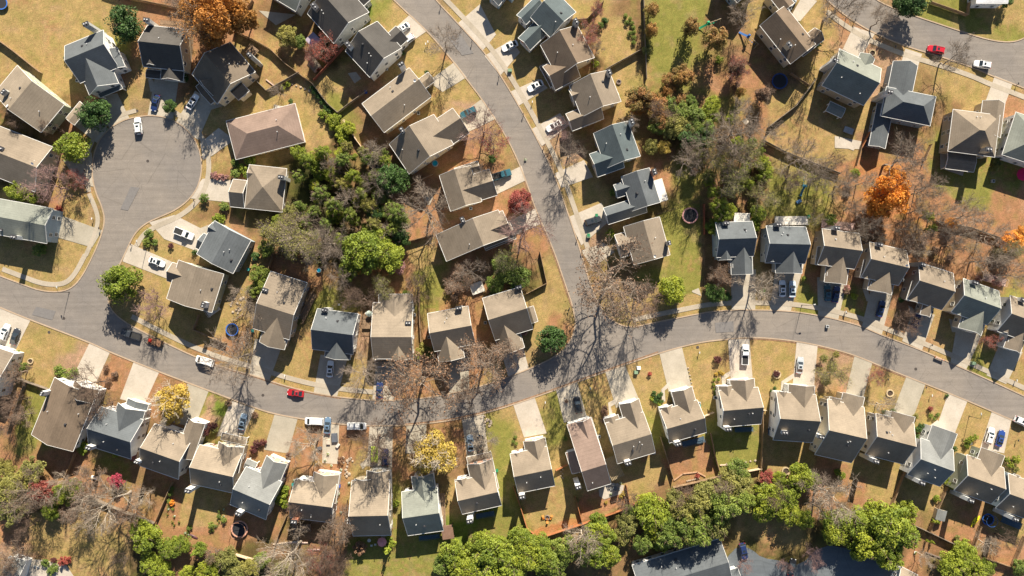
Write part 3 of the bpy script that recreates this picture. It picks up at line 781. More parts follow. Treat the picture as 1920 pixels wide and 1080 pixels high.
# --- top, west of the north road
H(1,0,'grey-walled top house','grey sided house cut by the top edge, back windows above a paved patio','grey','green',
  [('m','g',(60,-60,300,85,320,-380),6,28)])
H(1,0,'tall-chimneyed house','dark roofed two-storey house with a very tall tan chimney, at the top edge','grey','dark',
  [('m','g',(385,100,585,325,650,-130),6.2,34),('gar','g',(640,40,810,-60,700,130),4.8,30)],[(462,65,.4,'k',1.3)],vents=3)
H(1,0,'white-walled dark house','white walled two-storey house with charcoal roof and tall white chimney','white','dark',
  [('m','g',(670,380,855,580,900,150),6.4,34),('gar','g',(900,330,1060,210,990,430),5.4,33),('gab','g',(790,260,880,195,840,310),5.8,35)],[(712,350,.2,'w',1.2)],vents=4)
H(1,0,'long tan house','long tan roofed house with a chimney on its upper corner','cream','tan2',
  [('m','g',(795,778,1150,508,958,995),5.5,31),('ext','g',(880,850,1010,745,960,970),4.4,27),('ext','g',(1180,620,1300,560,1240,680),3.6,26)],[(1103,500,1.0,'w')],dish=True)
H(1,0,'pink-tree house','tan roofed house with a broad front gable beside a pink bare tree','cream','taupe',
  [('m','g',(1000,1080,1150,1305,1330,855),5.5,33),('gar','g',(1250,960,1500,850,1580,1010),4.6,34)],[(1110,990,1.0,'w')],vents=4)
H(1,1,'teal-pickup house','brown shingled house with a front garage gable beside a blue pickup truck','cream','taupe',
  [('m','g',(1375,235,1460,505,1605,150),5.3,31),('gar','g',(1600,235,1750,195,1800,385),4.8,36),('gab','g',(1600,150,1680,190,1620,230),3.7,26)],vents=3)
H(1,1,'red-tree house','long grey-brown roofed house with a white front garage, below the red tree','white','taupe',
  [('m','g',(1350,680,1430,880,1810,478),5.4,27,.6),('gab','g',(1700,560,1850,500,1895,715),4.9,34),('gar','g',(1830,620,1905,590,1870,740),3.0,24)],[(1555,575,.7,'w')])
# --- east of the north road
H(2,0,'teal blue house','teal blue house with white trim at the top edge beside the north road','blue','slate',
  [('m','g',(-220,-190,0,-20,-60,-380),6,30),('gar','g',(-120,-100,-180,-10,-30,-40),3.6,32)])
H(2,0,'brick-gabled slate house','slate roofed house with brick gables and a teal shaded driveway','white','teal',
  [('m','g',(330,-60,480,92,140,130),5.9,30),('gab','g',(130,20,30,110,190,100),5.4,36),('gar','g',(170,170,45,290,230,290),3.8,38)],brick=1)
H(2,0,'grey side-walled house','brown two-storey house with tall grey side wall and two front gables','taupe','brown',
  [('m','g',(488,188,618,432,210,330),6.0,36),('gar','g',(400,410,225,490,470,600),5.3,37),('dor','g',(330,320,235,360,360,400),4.9,36),('porch','g',(210,500,300,650,250,480),2.9,20)],[(472,182,1.0,'g')])
H(2,0,'two-gabled tan house','tan and grey roofed house with two small side gables, right of two white cars','cream','taupe',
  [('m','g',(725,525,818,762,430,640),5.9,34),('gab','g',(560,620,425,672,590,740),5.2,34),('gar','g',(560,800,405,860,600,930),3.5,33)],[(718,558,.8,'g')])
H(2,1,'teal-roofed house','teal grey roofed house with a tan side wall above the bare thicket','beige','teal',
  [('m','g',(868,-172,962,92,612,-80),5.8,36),('gab','g',(770,10,580,70,860,170),5.0,34)],[(885,-155,.8,'w')],vents=3)
H(2,1,'white-sunroom house','slate roofed house with a flat white sunroom roof on its right','blue','slate',
  [('m','g',(1030,178,1112,437,820,245),5.6,31),('gab','g',(900,265,760,300,930,360),5.0,35),('gar','g',(860,430,690,490,900,550),3.5,32)],[(1053,215,1.0,'b')])
H(2,1,'trampoline-lawn house','taupe roofed house with a pointed left gable beside the trampoline lawn','cream','taupe',
  [('m','g',(1105,545,1185,832,840,630),5.5,32),('gar','g',(930,640,772,685,970,810),3.9,33)],[(1160,745,.6,'g',.8)],dish=True)
# --- top right
H(3,0,'cream top-right house','cream two-storey house with brown roof and tall white chimney, above a blue slide','cream','brown',
  [('m','g',(-60,190,170,480,130,45),6.0,34),('gar','g',(270,280,360,205,340,370),5.0,30),('ext','g',(0,-40,130,80,80,-130),5.6,27)],[(130,350,.4,'c',1.1)],vents=4)
H(3,0,'green-grey top-right house','pale green roofed house with dark rear slope and small rear porch, top right','beige','green',
  [('m','g',(535,365,850,515,405,640),5.9,38),('gab','g',(760,540,800,440,660,480),5.4,36),('porch','g',(500,760,620,810,470,830),2.8,18)],[(467,470,.6,'w')],vents=4)
H(3,0,'slate hip-roofed house','slate hip roofed house with a long front garage wing, right of centre top','blue','slate',
  [('m','h',(890,650,1260,725,847,868),5.8,35),('gar','g',(920,650,1010,470,1100,700),4.0,27),('ext','g',(840,830,780,1090,960,870),3.3,28)],[(865,705,1.0,'w')],vents=4)
H(3,0,'tan hip-roofed house','tan hip roofed house with front garage wing near the right edge','beige','tan2',
  [('m','h',(1390,820,1740,865,1330,1130),5.8,35),('gar','g',(1620,860,1650,755,1785,880),4.4,27),('porch','g',(1390,1120,1600,1200,1350,1260),2.9,16)],[(1600,1130,.4,'c',1.1)],vents=3)
H(3,1,'right-edge parasol house','grey-green house cut by the right edge above a pink parasol','white','green',
  [('m','h',(1860,-240,2200,-130,1790,90),5.8,32)])
H(3,0,'white-roofed outbuilding','white roofed outbuilding cut by the top edge above a large lawn shadow','white','white',
  [('m','g',(1560,-330,1800,-330,1570,24),5.0,12)],vents=0)
H(2,0,'blue-walled top house','blue walled house corner cut by the top edge, right of the slide','blue','slate',
  [('m','g',(1540,-160,1690,20,1700,-300),5.8,28)])
# --- row north of the eastern curve
H(2,1,'first right-row house','slate roofed gabled house, leftmost of the row above the eastern curve','blue','slate',
  [('m','g',(1525,590,1803,580,1530,850),5.8,36),('gab','g',(1545,780,1547,872,1660,872),4.9,38),('gar','g',(1650,850,1648,982,1815,972),3.6,38)],[(1593,595,-1.2,'g')])
H(3,1,'second right-row house','charcoal roofed house with two cars before it and a white deck behind','grey','slate',
  [('m','g',(-15,615,285,622,-15,890),5.8,37),('dor','g',(-12,820,-12,882,74,882),4.8,38),('gar','g',(70,850,68,968,265,985),3.6,38)],[(62,605,-1.2,'g')])
H(3,1,'third right-row house','tan roofed house with two dark cars before its garage gable','beige','taupe',
  [('m','g',(405,635,685,672,368,900),5.8,35),('gab','g',(375,810,362,905,476,922),4.9,38),('gar','g',(450,920,430,1035,600,1060),3.6,38)],[(497,630,-1.2,'w')])
H(3,1,'fourth right-row house','pale tan roofed house with leafy shadow across its rear slope','cream','tan2',
  [('m','g',(760,735,1040,800,698,995),5.8,37),('dor','g',(715,930,695,1000,770,1025),4.8,38),('gar','g',(790,970,752,1090,930,1170),3.6,38)],[(815,755,-1.2,'w')],dish=True)
H(3,1,'fifth right-row house','brown-fronted tan house with a tiny pointed garage gable','taupe','taupe',
  [('m','g',(1130,888,1390,970,1040,1160),5.7,36),('gab','g',(1080,1060,1030,1162,1136,1202),4.8,38),('gar','g',(1170,1230,1130,1268,1226,1304),3.4,36)],[(1135,905,-1.2,'g')])
H(3,2,'sixth right-row house','green-grey roofed house beside the orange street barrier','cream','green',
  [('m','g',(1465,-72,1735,25,1375,180),5.8,36),('dor','g',(1420,130,1387,184,1465,215),4.8,38),('gar','g',(1480,200,1435,292,1610,370),3.6,37)],[(1525,-40,-1.2,'w')],vents=4)
H(3,2,'seventh right-row house','tan roofed house at the right end of the row, red shrub beside','white','taupe',
  [('m','g',(1815,55,2080,150,1700,315),5.8,35),('gab','g',(1770,230,1722,312,1820,355),4.9,38),('gar','g',(1810,380,1762,436,1905,505),3.6,36)],[(1885,90,-1.2,'w')])
# --- row north of the western street
H(1,2,'first middle-row house','long taupe house with bare branch shadows on its roof, left of the middle row','taupe','taupe',
  [('m','g',(110,-125,385,-38,5,310),5.6,24,.56),('ext','g',(60,100,-50,180,0,250),4.0,28),('gar','g',(60,270,5,400,205,460),4.2,33)],[(90,15,-.4,'w')])
H(1,2,'second middle-row house','slate roofed house with a white car on its shaded driveway','white','slate',
  [('m','g',(460,155,768,195,400,455),5.8,37),('gar','g',(520,420,488,512,692,572),4.3,36)],[(525,165,-1.4,'w')],vents=3)
H(1,2,'third middle-row house','long tan house with an even rear roof and brown front slope','cream','tan',
  [('m','g',(878,110,1178,110,880,530),5.8,25,.6),('ext','g',(920,140,920,45,1172,140),5.6,20),('gar','g',(985,440,970,535,1166,545),4.6,33),('porch','g',(880,520,1100,520,880,590),2.9,18)],[(1150,262,-.6,'w')])
H(1,2,'fourth middle-row house','tan roofed house with chimney shadow, between bare and rusty trees','beige','tan',
  [('m','g',(1285,192,1592,135,1340,475),5.7,35),('gar','g',(1350,440,1370,555,1560,510),4.2,36)],[(1525,150,-1.0,'w')],vents=4)
H(1,2,'fifth middle-row house','tan house with twin front gables beside the round evergreen corner','grey','taupe',
  [('m','g',(1698,78,1982,-8,1800,390),5.8,35),('gar','g',(1800,400,1835,500,2008,425),4.4,36),('dor','g',(2035,205,2048,270,2112,240),4.6,36)],[(1970,-5,-1.2,'w')],vents=4)
# --- bottom row
H(0,2,'first bottom-row house','brown house corner cut by the left edge below two parked cars','white','taupe',
  [('m','g',(-260,370,105,490,-340,720),5.6,24)])
H(0,2,'second bottom-row house','brown mossy roofed house beside a long green lawn strip','white','brown',
  [('m','g',(410,670,235,1100,720,800),5.6,22),('gar','g',(560,690,520,790,740,760),3.8,24),('ext','g',(450,1100,420,1180,240,1080),5.0,22)],[(370,785,1.0,'w',.8)])
H(0,2,'third bottom-row house','dark slate hip-fronted house with brick entrance, third in the bottom row','white','slate',
  [('m','g',(755,890,1075,990,655,1180),5.7,36),('gab','g',(880,860,830,1000,1080,930),5.0,28),('gar','g',(925,825,900,900,1080,880),3.0,20)],[(710,1190,.2,'w')],brick=1,vents=4)
H(0,3,'fourth bottom-row house','tan house under the yellow tree, branch shadows across its roof','white','tan2',
  [('m','g',(1160,-62,1450,40,1048,252),5.7,36),('gar','g',(1350,60,1400,-110,1500,30),4.6,28)],[(1065,215,.2,'w',.8)])
H(0,3,'fifth bottom-row house','pale tan house with a broad forward gable and white rear chimney','cream','tan',
  [('m','g',(1495,95,1815,165,1395,380),5.7,36),('gar','g',(1600,240,1640,70,1820,140),4.6,27),('porch','h',(1640,5,1825,60,1620,55),2.9,15)],[(1443,430,.3,'w')])
H(1,3,'sixth bottom-row house','grey shingled house with salmon garage gable, sixth in the bottom row','white','grey',
  [('m','g',(-75,260,195,375,-165,555),5.7,36),('gar','g',(10,330,60,165,230,240),4.6,30),('porch','g',(-90,200,-10,230,-110,270),2.9,18)],[(-105,600,.2,'w')],brick=2)
H(1,3,'seventh bottom-row house','tan house with salmon gables and a brick chimney, amid garden clutter','white','tan',
  [('m','g',(292,355,610,395,248,640),5.7,36),('gar','g',(410,480,440,295,622,320),4.6,27),('gab','g',(290,440,302,340,405,390),4.4,28)],[(308,660,.2,'b')],brick=2)
H(1,3,'eighth bottom-row house','tan house behind the lime-topped jeep, pink parasol at its back','beige','tan',
  [('m','g',(718,365,1005,358,705,780),5.8,35,.55),('gab','g',(740,480,735,350,900,350),5.0,28),('gar','g',(830,360,828,280,1008,280),3.8,26)],[(714,665,.1,'w',.9)],vents=4)
H(1,3,'ninth bottom-row house','pale house half under the bright yellow tree, black rear slope','white','green',
  [('m','g',(1092,450,1360,412,1130,778),5.8,36),('gar','g',(1180,440,1160,330,1340,400),4.6,27)],(),vents=4)
H(1,3,'tenth bottom-row house','tan house with white garage gable right of the yellow tree','white','tan2',
  [('m','g',(1492,372,1788,306,1550,615),5.8,36),('gar','g',(1620,400,1580,240,1770,190),4.7,29),('gab','g',(1510,440,1490,355,1590,325),4.8,30),('porch','h',(1575,190,1758,145,1585,250),2.9,15)],[(1607,655,.3,'w')],brick=2)
H(2,3,'eleventh bottom-row house','tan house with bright white side wall beside the orange-fenced lawn','white','tan2',
  [('m','g',(-15,165,262,108,65,455),5.8,36),('gar','g',(110,180,78,70,245,30),4.7,29),('gab','g',(10,240,-15,160,75,150),4.8,30)],[(75,475,.3,'w')],brick=2)
H(2,3,'pink-brown house','long pinkish brown roofed house with dark rear slope','white','pink',
  [('m','g',(412,-55,590,-110,505,460),5.8,24,.66),('ext','g',(405,155,455,315,560,110),4.4,16),('gab','g',(500,60,430,-60,600,-100),5.0,25)],[(490,400,.6,'w',.95)],brick=2)
H(2,3,'thirteenth bottom-row house','sandy tan house with projecting garage, right of the pink-brown roof','white','tan2',
  [('m','g',(700,-65,985,-150,800,235),5.8,28),('gar','g',(850,-60,795,-205,950,-260),4.8,28),('ext','g',(720,0,690,-100,800,-120),5.2,26)],[(860,225,.2,'w')],vents=4)
H(2,3,'fourteenth bottom-row house','tan house with white-faced garage gable before a leaf-brown yard','white','tan2',
  [('m','g',(1110,-160,1390,-240,1168,85),5.8,36),('gar','g',(1240,-160,1195,-300,1350,-345),4.9,29),('gab','g',(1130,-100,1105,-180,1205,-205),4.9,30)],[(1230,80,.3,'w')])
H(2,3,'fifteenth bottom-row house','square tan house with a white pickup on its driveway','white','tan2',
  [('m','g',(1550,-310,1845,-335,1588,-38),5.8,36),('gar','g',(1650,-260,1640,-390,1820,-400),4.8,26),('gab','g',(1560,-250,1550,-345,1660,-350),4.9,28)],[(1600,-30,.3,'w')],brick=2,vents=4)
H(3,2,'sixteenth bottom-row house','tan house with a blue rear deck and silver car in front','white','tan2',
  [('m','g',(62,780,358,800,28,1138),5.8,36),('gar','g',(150,880,168,720,355,745),4.8,27),('gab','g',(60,880,62,770,160,780),4.8,27)],[(97,1075,.3,'w')],brick=2,vents=4)
H(3,2,'seventeenth bottom-row house','tan house with black rear roof and fenced side terrace','cream','tan',
  [('m','g',(446,832,722,895,338,1245),5.8,36),('gar','g',(545,890,568,780,728,830),4.6,26),('gab','g',(450,900,465,810,560,840),4.6,26)],[(368,1110,.1,'w')],brick=2,vents=4)
H(3,2,'eighteenth bottom-row house','beige roofed house with white-trimmed garage, cars absent from its stained drive','white','tan2',
  [('m','g',(808,940,1095,1015,722,1245),5.8,36),('gar','g',(900,1060,935,920,1105,985),4.8,28)],[(770,1290,.3,'w')],vents=4)
H(3,3,'light grey house','light silver-grey roofed house, the only grey one at the right of the bottom row','white','grey',
  [('m','g',(1145,45,1390,135,1050,320),5.8,36),('gar','g',(1170,140,1230,-60,1425,20),4.8,29)],[(1110,370,.3,'w')],vents=4)
H(3,3,'twentieth bottom-row house','tan house with salmon gable below a white and a blue car','sage','tan2',
  [('m','g',(1490,170,1770,270,1400,440),5.8,36),('gar','g',(1560,250,1600,110,1775,200),4.8,29),('gab','g',(1470,260,1485,160,1570,190),4.8,27)],[(1468,500,.5,'w')],brick=2,vents=4)
H(3,3,'last bottom-row house','white walled house with blue-tinged side, cut by the lower right edge','blue','tan2',
  [('m','g',(1800,310,2080,410,1735,580),5.8,36),('gab','g',(1830,380,1795,290,1900,330),5.0,29)],[(1800,640,.3,'w')],brick=2)
# --- bottom edge
H(2,3,'big grey bottom roof','big low grey roofed building under tree shadows at the bottom edge','white','slate',
  [('m','g',(900,1000,1560,800,1000,1310),3.9,22),('ext','g',(1560,1060,1700,1020,1640,1200),3.0,20)])
H(3,3,'small white-fronted bottom house','small tan roofed building with white front trim at the bottom edge','white','tan',
  [('m','g',(1000,1010,1125,1075,930,1150),3.2,28)],vents=0)
H(0,3,'pale-roofed corner house','pale grey roofed house corner with a white terrace at the lower left corner','white','grey',
  [('m','g',(70,930,200,970,10,1110),3.6,22)],vents=0,noveg=1)
# ================================================================ trees
def np_mesh(name, V, F, mat, tint=None):
    me = bpy.data.meshes.new(name); nv = len(V); nf = len(F); k = F.shape[1]
    me.vertices.add(nv); me.vertices.foreach_set('co', np.asarray(V, np.float32).ravel())
    me.loops.add(nf*k); me.loops.foreach_set('vertex_index', F.astype(np.int32).ravel())
    me.polygons.add(nf); me.polygons.foreach_set('loop_start', np.arange(0, nf*k, k, dtype=np.int32))
    me.polygons.foreach_set('loop_total', np.full(nf, k, np.int32))
    if tint is not None:
        a = me.attributes.new('tint', 'FLOAT', 'POINT'); a.data.foreach_set('value', np.asarray(tint, np.float32))
    me.update(); me.validate(); me.materials.append(mat); return me
def leaves(P, size, r, out=None, upb=.5, tint=None, asp=.6):
    """leaf-sized quads at the points P"""
    n = len(P); nr = r.normal(size=(n, 3)); nr[:, 2] = np.abs(nr[:, 2])+upb
    if out is not None: nr += out*.8
    nr /= np.linalg.norm(nr, axis=1)[:, None]
    t = r.normal(size=(n, 3)); t -= (t*nr).sum(1)[:, None]*nr; t /= np.linalg.norm(t, axis=1)[:, None]+1e-9
    b = np.cross(nr, t); s = (size*r.uniform(.6, 1.4, n))[:, None]
    V = np.stack([P-t*s, P-b*s*asp, P+t*s, P+b*s*asp], 1).reshape(-1, 3)
    F = np.arange(4*n).reshape(n, 4)
    if tint is None: tint = r.random(n)
    return V, F, np.repeat(tint, 4)
def crown_points(r, n, R_, Hc, clumps, cz, cr=.34, flat=1.0, shell=.6, taper=0.0, core=.12):
    """points gathered in clumps through a crown: R_ radius, Hc half height, centre height cz"""
    d = r.normal(size=(clumps, 3)); d /= np.linalg.norm(d, axis=1)[:, None]
    rad = r.uniform(shell, 1.0, clumps)**.7*(1-cr*.75)*r.uniform(.82, 1.12, clumps)
    Cc = d*rad[:, None]
    k = r.integers(0, clumps, n); cs = r.uniform(.7, 1.25, clumps)*cr
    q = r.normal(size=(n, 3)); q /= np.linalg.norm(q, axis=1)[:, None]
    P = Cc[k]+q*(cs[k]*r.uniform(.55, 1, n)**.5)[:, None]
    m = r.random(n) < core; P[m] *= r.uniform(.2, .7, m.sum())[:, None]
    tint = np.clip(r.random(clumps)[k]*.55+r.random(n)*.45, 0, 1)
    out = q.copy()
    if taper: s = 1-taper*(P[:, 2]+1)/2; P[:, 0] *= s; P[:, 1] *= s
    P[:, 0] *= R_; P[:, 1] *= R_; P[:, 2] = P[:, 2]*Hc+cz
    return P, out, tint
def prisms(segs, sides):
    A = np.array([s[0] for s in segs]); B = np.array([s[1] for s in segs]); r0 = np.array([s[2] for s in segs]); r1 = np.array([s[3] for s in segs])
    d = B-A; d /= np.linalg.norm(d, axis=1)[:, None]+1e-9
    h = np.where(np.abs(d[:, 2:3]) > .9, np.array([[1., 0, 0]]), np.array([[0, 0, 1.]]))
    u = np.cross(d, h); u /= np.linalg.norm(u, axis=1)[:, None]; v = np.cross(d, u)
    n = len(segs); V = []
    for C_, rr in ((A, r0), (B, r1)):
        for j in range(sides):
            t = 2*math.pi*j/sides; V.append(C_+(u*math.cos(t)+v*math.sin(t))*rr[:, None])
    V = np.stack(V, 1).reshape(-1, 3); base = np.arange(n)[:, None]*2*sides
    F = np.concatenate([base+np.array([[j, (j+1) % sides, sides+(j+1) % sides, sides+j]]) for j in range(sides)], 0)
    return V, F
def skeleton(r, H_, R_, limbs=10, subs=6, twigs=6, lets=3, up=.5, fork=.28, thick=1.0, tw=.022):
    trunk = []; br = []; fine = []; tips = []
    p = np.array([0., 0, -.2]); r0 = .045*H_*.55*thick+.05; pts = [p]; n = 7
    for i in range(n):
        q = np.array([r.normal()*.02*H_, r.normal()*.02*H_, H_*.88*(i+1)/n]); pts.append(q)
        trunk.append((pts[-2], q, r0*(1-i/(n+.6)), r0*(1-(i+1)/(n+.6))))
    def on(t):
        x = t*n; i = min(int(x), n-1); return pts[i]+(pts[i+1]-pts[i])*(x-i)
    def poly(p, d, L, k, ra, rb, lift, wob, dst):
        P_ = [p]
        for i in range(k):
            d = d+np.array([0, 0, lift/k])+r.normal(size=3)*wob; d = d/np.linalg.norm(d)
            q = P_[-1]+d*L/k; dst.append((P_[-1], q, ra+(rb-ra)*i/k, ra+(rb-ra)*(i+1)/k)); P_.append(q)
        return P_, d
    ga = r.uniform(0, 6)
    for l in range(limbs):
        t = fork+(.95-fork)*(l/(limbs-1))**.9; a = ga+l*2.4+r.normal()*.3
        el = .25+.75*(l/limbs)+r.normal()*.12
        d = np.array([math.cos(a)*math.cos(el), math.sin(a)*math.cos(el), math.sin(el)])
        L = R_*(1.12-.5*(l/limbs)**2)*r.uniform(.8, 1.12)/max(math.cos(el), .55)
        P1, _ = poly(on(t), d, L, 5, r0*.36*(1-.5*t), .03, up, .13, br)
        for s_ in range(subs):
            ts = .25+.75*(s_+r.random()*.6)/subs; x = min(ts, .999)*5; i = int(x); b = P1[i]+(P1[i+1]-P1[i])*(x-i)
            dd = P1[i+1]-P1[i]; dd /= np.linalg.norm(dd); dd = dd+r.normal(size=3)*.62; dd /= np.linalg.norm(dd)
            P2, _ = poly(b, dd, L*.42*(1.15-.5*ts), 3, .05*thick, tw*1.1, up*.6, .16, br)
            for k in range(twigs):
                x = (.2+.8*(k+r.random()*.7)/twigs); x = min(x, .999)*3; i = int(x); c = P2[i]+(P2[i+1]-P2[i])*(x-i)
                e = P2[i+1]-P2[i]; e /= np.linalg.norm(e); e = e+r.normal(size=3)*.6; e /= np.linalg.norm(e)
                P3, e2 = poly(c, e, R_*.24*r.uniform(.7, 1.3), 2, tw, tw*.7, .25, .18, fine)
                tips.append(P3[-1])
                for m_ in range(lets):
                    f = e2+r.normal(size=3)*.6; f /= np.linalg.norm(f); g = P3[1]+(P3[2]-P3[1])*r.random()
                    q = g+f*R_*.13*r.uniform(.6, 1.4); fine.append((g, q, tw*.8, tw*.5)); tips.append(q)
    br += [(a, b, .03, .03) for a, b, _, _ in trunk[1:]]      # the leader inside the trunk joins the limbs
    return trunk, br, fine, np.array(tips)
LM = {
 'dark': leafmat('leaves_dark_evergreen', (.028,.07,.018), (.10,.18,.04)),
 'mid': leafmat('leaves_mid_green', (.085,.135,.025), (.26,.32,.06)),
 'lime': leafmat('leaves_yellow_green', (.15,.20,.018), (.39,.43,.045)),
 'bright': leafmat('leaves_bright_green', (.085,.135,.016), (.31,.355,.035)),
 'olive': leafmat('leaves_olive', (.125,.13,.035), (.31,.30,.08)),
 'yellow': leafmat('leaves_yellow', (.33,.22,.04), (.62,.47,.10)),
 'orange': leafmat('leaves_orange', (.52,.17,.025), (.82,.40,.06)),
 'rust': leafmat('leaves_rust', (.16,.095,.062), (.27,.17,.115)),
 'copper': leafmat('leaves_copper', (.27,.12,.03), (.47,.225,.055)),
 'red': leafmat('leaves_red', (.22,.04,.035), (.42,.12,.09)),
 'magenta': leafmat('leaves_magenta', (.26,.02,.05), (.50,.08,.12)),
 'pinkish': leafmat('leaves_pinkish', (.25,.12,.11), (.44,.24,.22)),
 'turning': leafmat('leaves_turning', (.13,.15,.03), (.46,.20,.08)),
 'plum': leafmat('leaves_plum', (.075,.025,.028), (.17,.06,.055)),
}
BK = {'grey': surf('bark_grey', (.25,.205,.165), var=.3, scale=3, objvar=.2), 'pale': surf('bark_pale', (.42,.36,.29), var=.2, scale=3, objvar=.15),
      'brown': surf('bark_brown', (.145,.10,.075), var=.3, scale=3, objvar=.2), 'rosy': surf('bark_rosy', (.27,.17,.15), var=.25, scale=3, objvar=.15)}
TWG = {'grey': surf('twigs_grey', (.21,.165,.13), objvar=.25), 'pale': surf('twigs_tan', (.27,.215,.165), objvar=.2), 'brown': surf('twigs_brown', (.17,.115,.085), objvar=.25), 'rosy': surf('twigs_rosy', (.26,.165,.15), objvar=.2)}
PROTO = {}
def make_proto(key, seed):
    r = np.random.default_rng(seed); t = key
    name = {'magnolia':'evergreen_tree','bushy':'leafy_tree','pine':'conifer_tree','egg':'upright_tree','bare':'bare_tree','sparse':'bare_tree','gold':'golden_tree','shrub':'round_shrub','loose':'loose_shrub','cone':'conical_shrub'}
    kind, tone = t
    root = empty(name[kind], (0,0,0))
    if kind in ('bare', 'sparse'):
        tall = 11.5; bk = BK[tone] if tone in BK else BK['grey']
        tr, br, fi, tips = skeleton(r, tall, 5.0, limbs=11, subs=7, twigs=7, lets=4, up=.55, tw=.022, thick=.78)
        obj('trunk', np_mesh('trunk', *prisms(tr, 8), bk), root)
        V1, F1 = prisms(br, 4); V2, F2 = prisms(fi, 3)
        # limbs and twigs are one mesh
        me = np_mesh('branches', np.concatenate([V1, V2]), np.concatenate([F1, F2+len(V1)]), bk)
        me.materials.append(TWG.get(tone, TWG['grey'])); me.polygons.foreach_set('material_index', np.concatenate([np.zeros(len(F1), np.int32), np.ones(len(F2), np.int32)])); me.update()
        obj('branches', me, root)
        if kind == 'sparse':
            P = np.repeat(tips, 2, 0)+r.normal(size=(len(tips)*2, 3))*.25
            keep = r.random(len(P)) < (.42 if tone == 'rust' else .6); P = P[keep]
            if tone in BK: return root
            V, F, ti = leaves(P, .125, r); obj('crown', np_mesh('crown', V, F, LM[tone], ti), root)
        return root
    if kind == 'gold':
        tr, br, fi, tips = skeleton(r, 10, 4.6, limbs=9, subs=5, twigs=5, lets=1, tw=.03)
        obj('trunk', np_mesh('trunk', *prisms(tr, 8), BK['grey']), root)
        V1, F1 = prisms(br+fi, 4); obj('branches', np_mesh('branches', V1, F1, BK['pale']), root)
        P, out, ti = crown_points(r, 7500, 5.0, 3.9, 46, 6.6, cr=.26, shell=.45)
        V, F, t_ = leaves(P, .19, r, out, tint=ti); obj('crown', np_mesh('crown', V, F, LM[tone], t_), root); return root
    if kind == 'magnolia':
        tr, br, fi, tips = skeleton(r, 7.5, 3.4, limbs=7, subs=3, twigs=1, lets=0)
        obj('trunk', np_mesh('trunk', *prisms(tr, 8), BK['brown']), root)
        V1, F1 = prisms(br, 4); obj('branches', np_mesh('branches', V1, F1, BK['brown']), root)
        P, out, ti = crown_points(r, 6500, 5.0, 4.6, 60, 5.2, cr=.26, shell=.62, core=.22)
        V, F, t_ = leaves(P, .27, r, out, tint=ti, asp=.5, upb=.2); obj('crown', np_mesh('crown', V, F, LM[tone], t_), root); return root
    if kind == 'bushy':
        tr, br, fi, tips = skeleton(r, 8.5, 3.6, limbs=8, subs=4, twigs=1, lets=0)
        obj('trunk', np_mesh('trunk', *prisms(tr, 8), BK['brown']), root)
        V1, F1 = prisms(br, 4); obj('branches', np_mesh('branches', V1, F1, BK['brown']), root)
        P, out, ti = crown_points(r, 7200, 5.2, 3.9, 52, 6.0, cr=.23, shell=.5, core=.1)
        V, F, t_ = leaves(P, .22, r, out, tint=ti); obj('crown', np_mesh('crown', V, F, LM[tone], t_), root); return root
    if kind == 'pine':
        tr, br, fi, tips = skeleton(r, 13, 3.4, limbs=14, subs=4, twigs=2, lets=0, up=.1, fork=.35)
        obj('trunk', np_mesh('trunk', *prisms(tr, 8), BK['brown']), root)
        V1, F1 = prisms(br, 4); obj('branches', np_mesh('branches', V1, F1, BK['brown']), root)
        P, out, ti = crown_points(r, 6000, 4.8, 4.2, 70, 9.2, cr=.17, shell=.25, taper=.45, core=.05)
        V, F, t_ = leaves(P, .24, r, out, tint=ti, asp=.28, upb=.1); obj('crown', np_mesh('crown', V, F, LM[tone], t_), root); return root
    if kind == 'egg':
        tr, br, fi, tips = skeleton(r, 9, 2.4, limbs=9, subs=3, twigs=1, lets=0, up=1.2, fork=.12)
        obj('trunk', np_mesh('trunk', *prisms(tr, 6), BK['brown']), root)
        V1, F1 = prisms(br, 4); obj('branches', np_mesh('branches', V1, F1, BK['brown']), root)
        P, out, ti = crown_points(r, 5200, 3.6, 5.6, 60, 6.3, cr=.22, shell=.6, taper=.35, core=.25)
        ti = np.clip(.35*ti+.4*np.clip((P[:, 2]-4)/6, 0, 1)*r.uniform(.4, 1.3, len(P)), 0, 1)
        V, F, t_ = leaves(P, .17, r, out, tint=ti); obj('crown', np_mesh('crown', V, F, LM[tone], t_), root); return root
    # shrubs, radius 1 m
    st = MB()
    for j in range(6):
        a = j*1.05; st.tube((.05*math.cos(a), .05*math.sin(a), 0), (.5*math.cos(a), .5*math.sin(a), .8), .03, .012, 5)
    st.build('stem', BK['brown'], root)
    if kind == 'shrub': P, out, ti = crown_points(r, 1500, 1.0, .85, 30, .85, cr=.22, shell=.8, core=.25); sz = .085
    elif kind == 'cone': P, out, ti = crown_points(r, 1500, 1.0, 2.2, 36, 2.2, cr=.2, shell=.7, taper=.75, core=.2); sz = .10
    else: P, out, ti = crown_points(r, 900, 1.1, .7, 14, .75, cr=.34, shell=.45, core=.1); sz = .11
    V, F, t_ = leaves(P, sz, r, out, tint=ti); obj('foliage', np_mesh('foliage', V, F, LM[tone], t_), root); return root
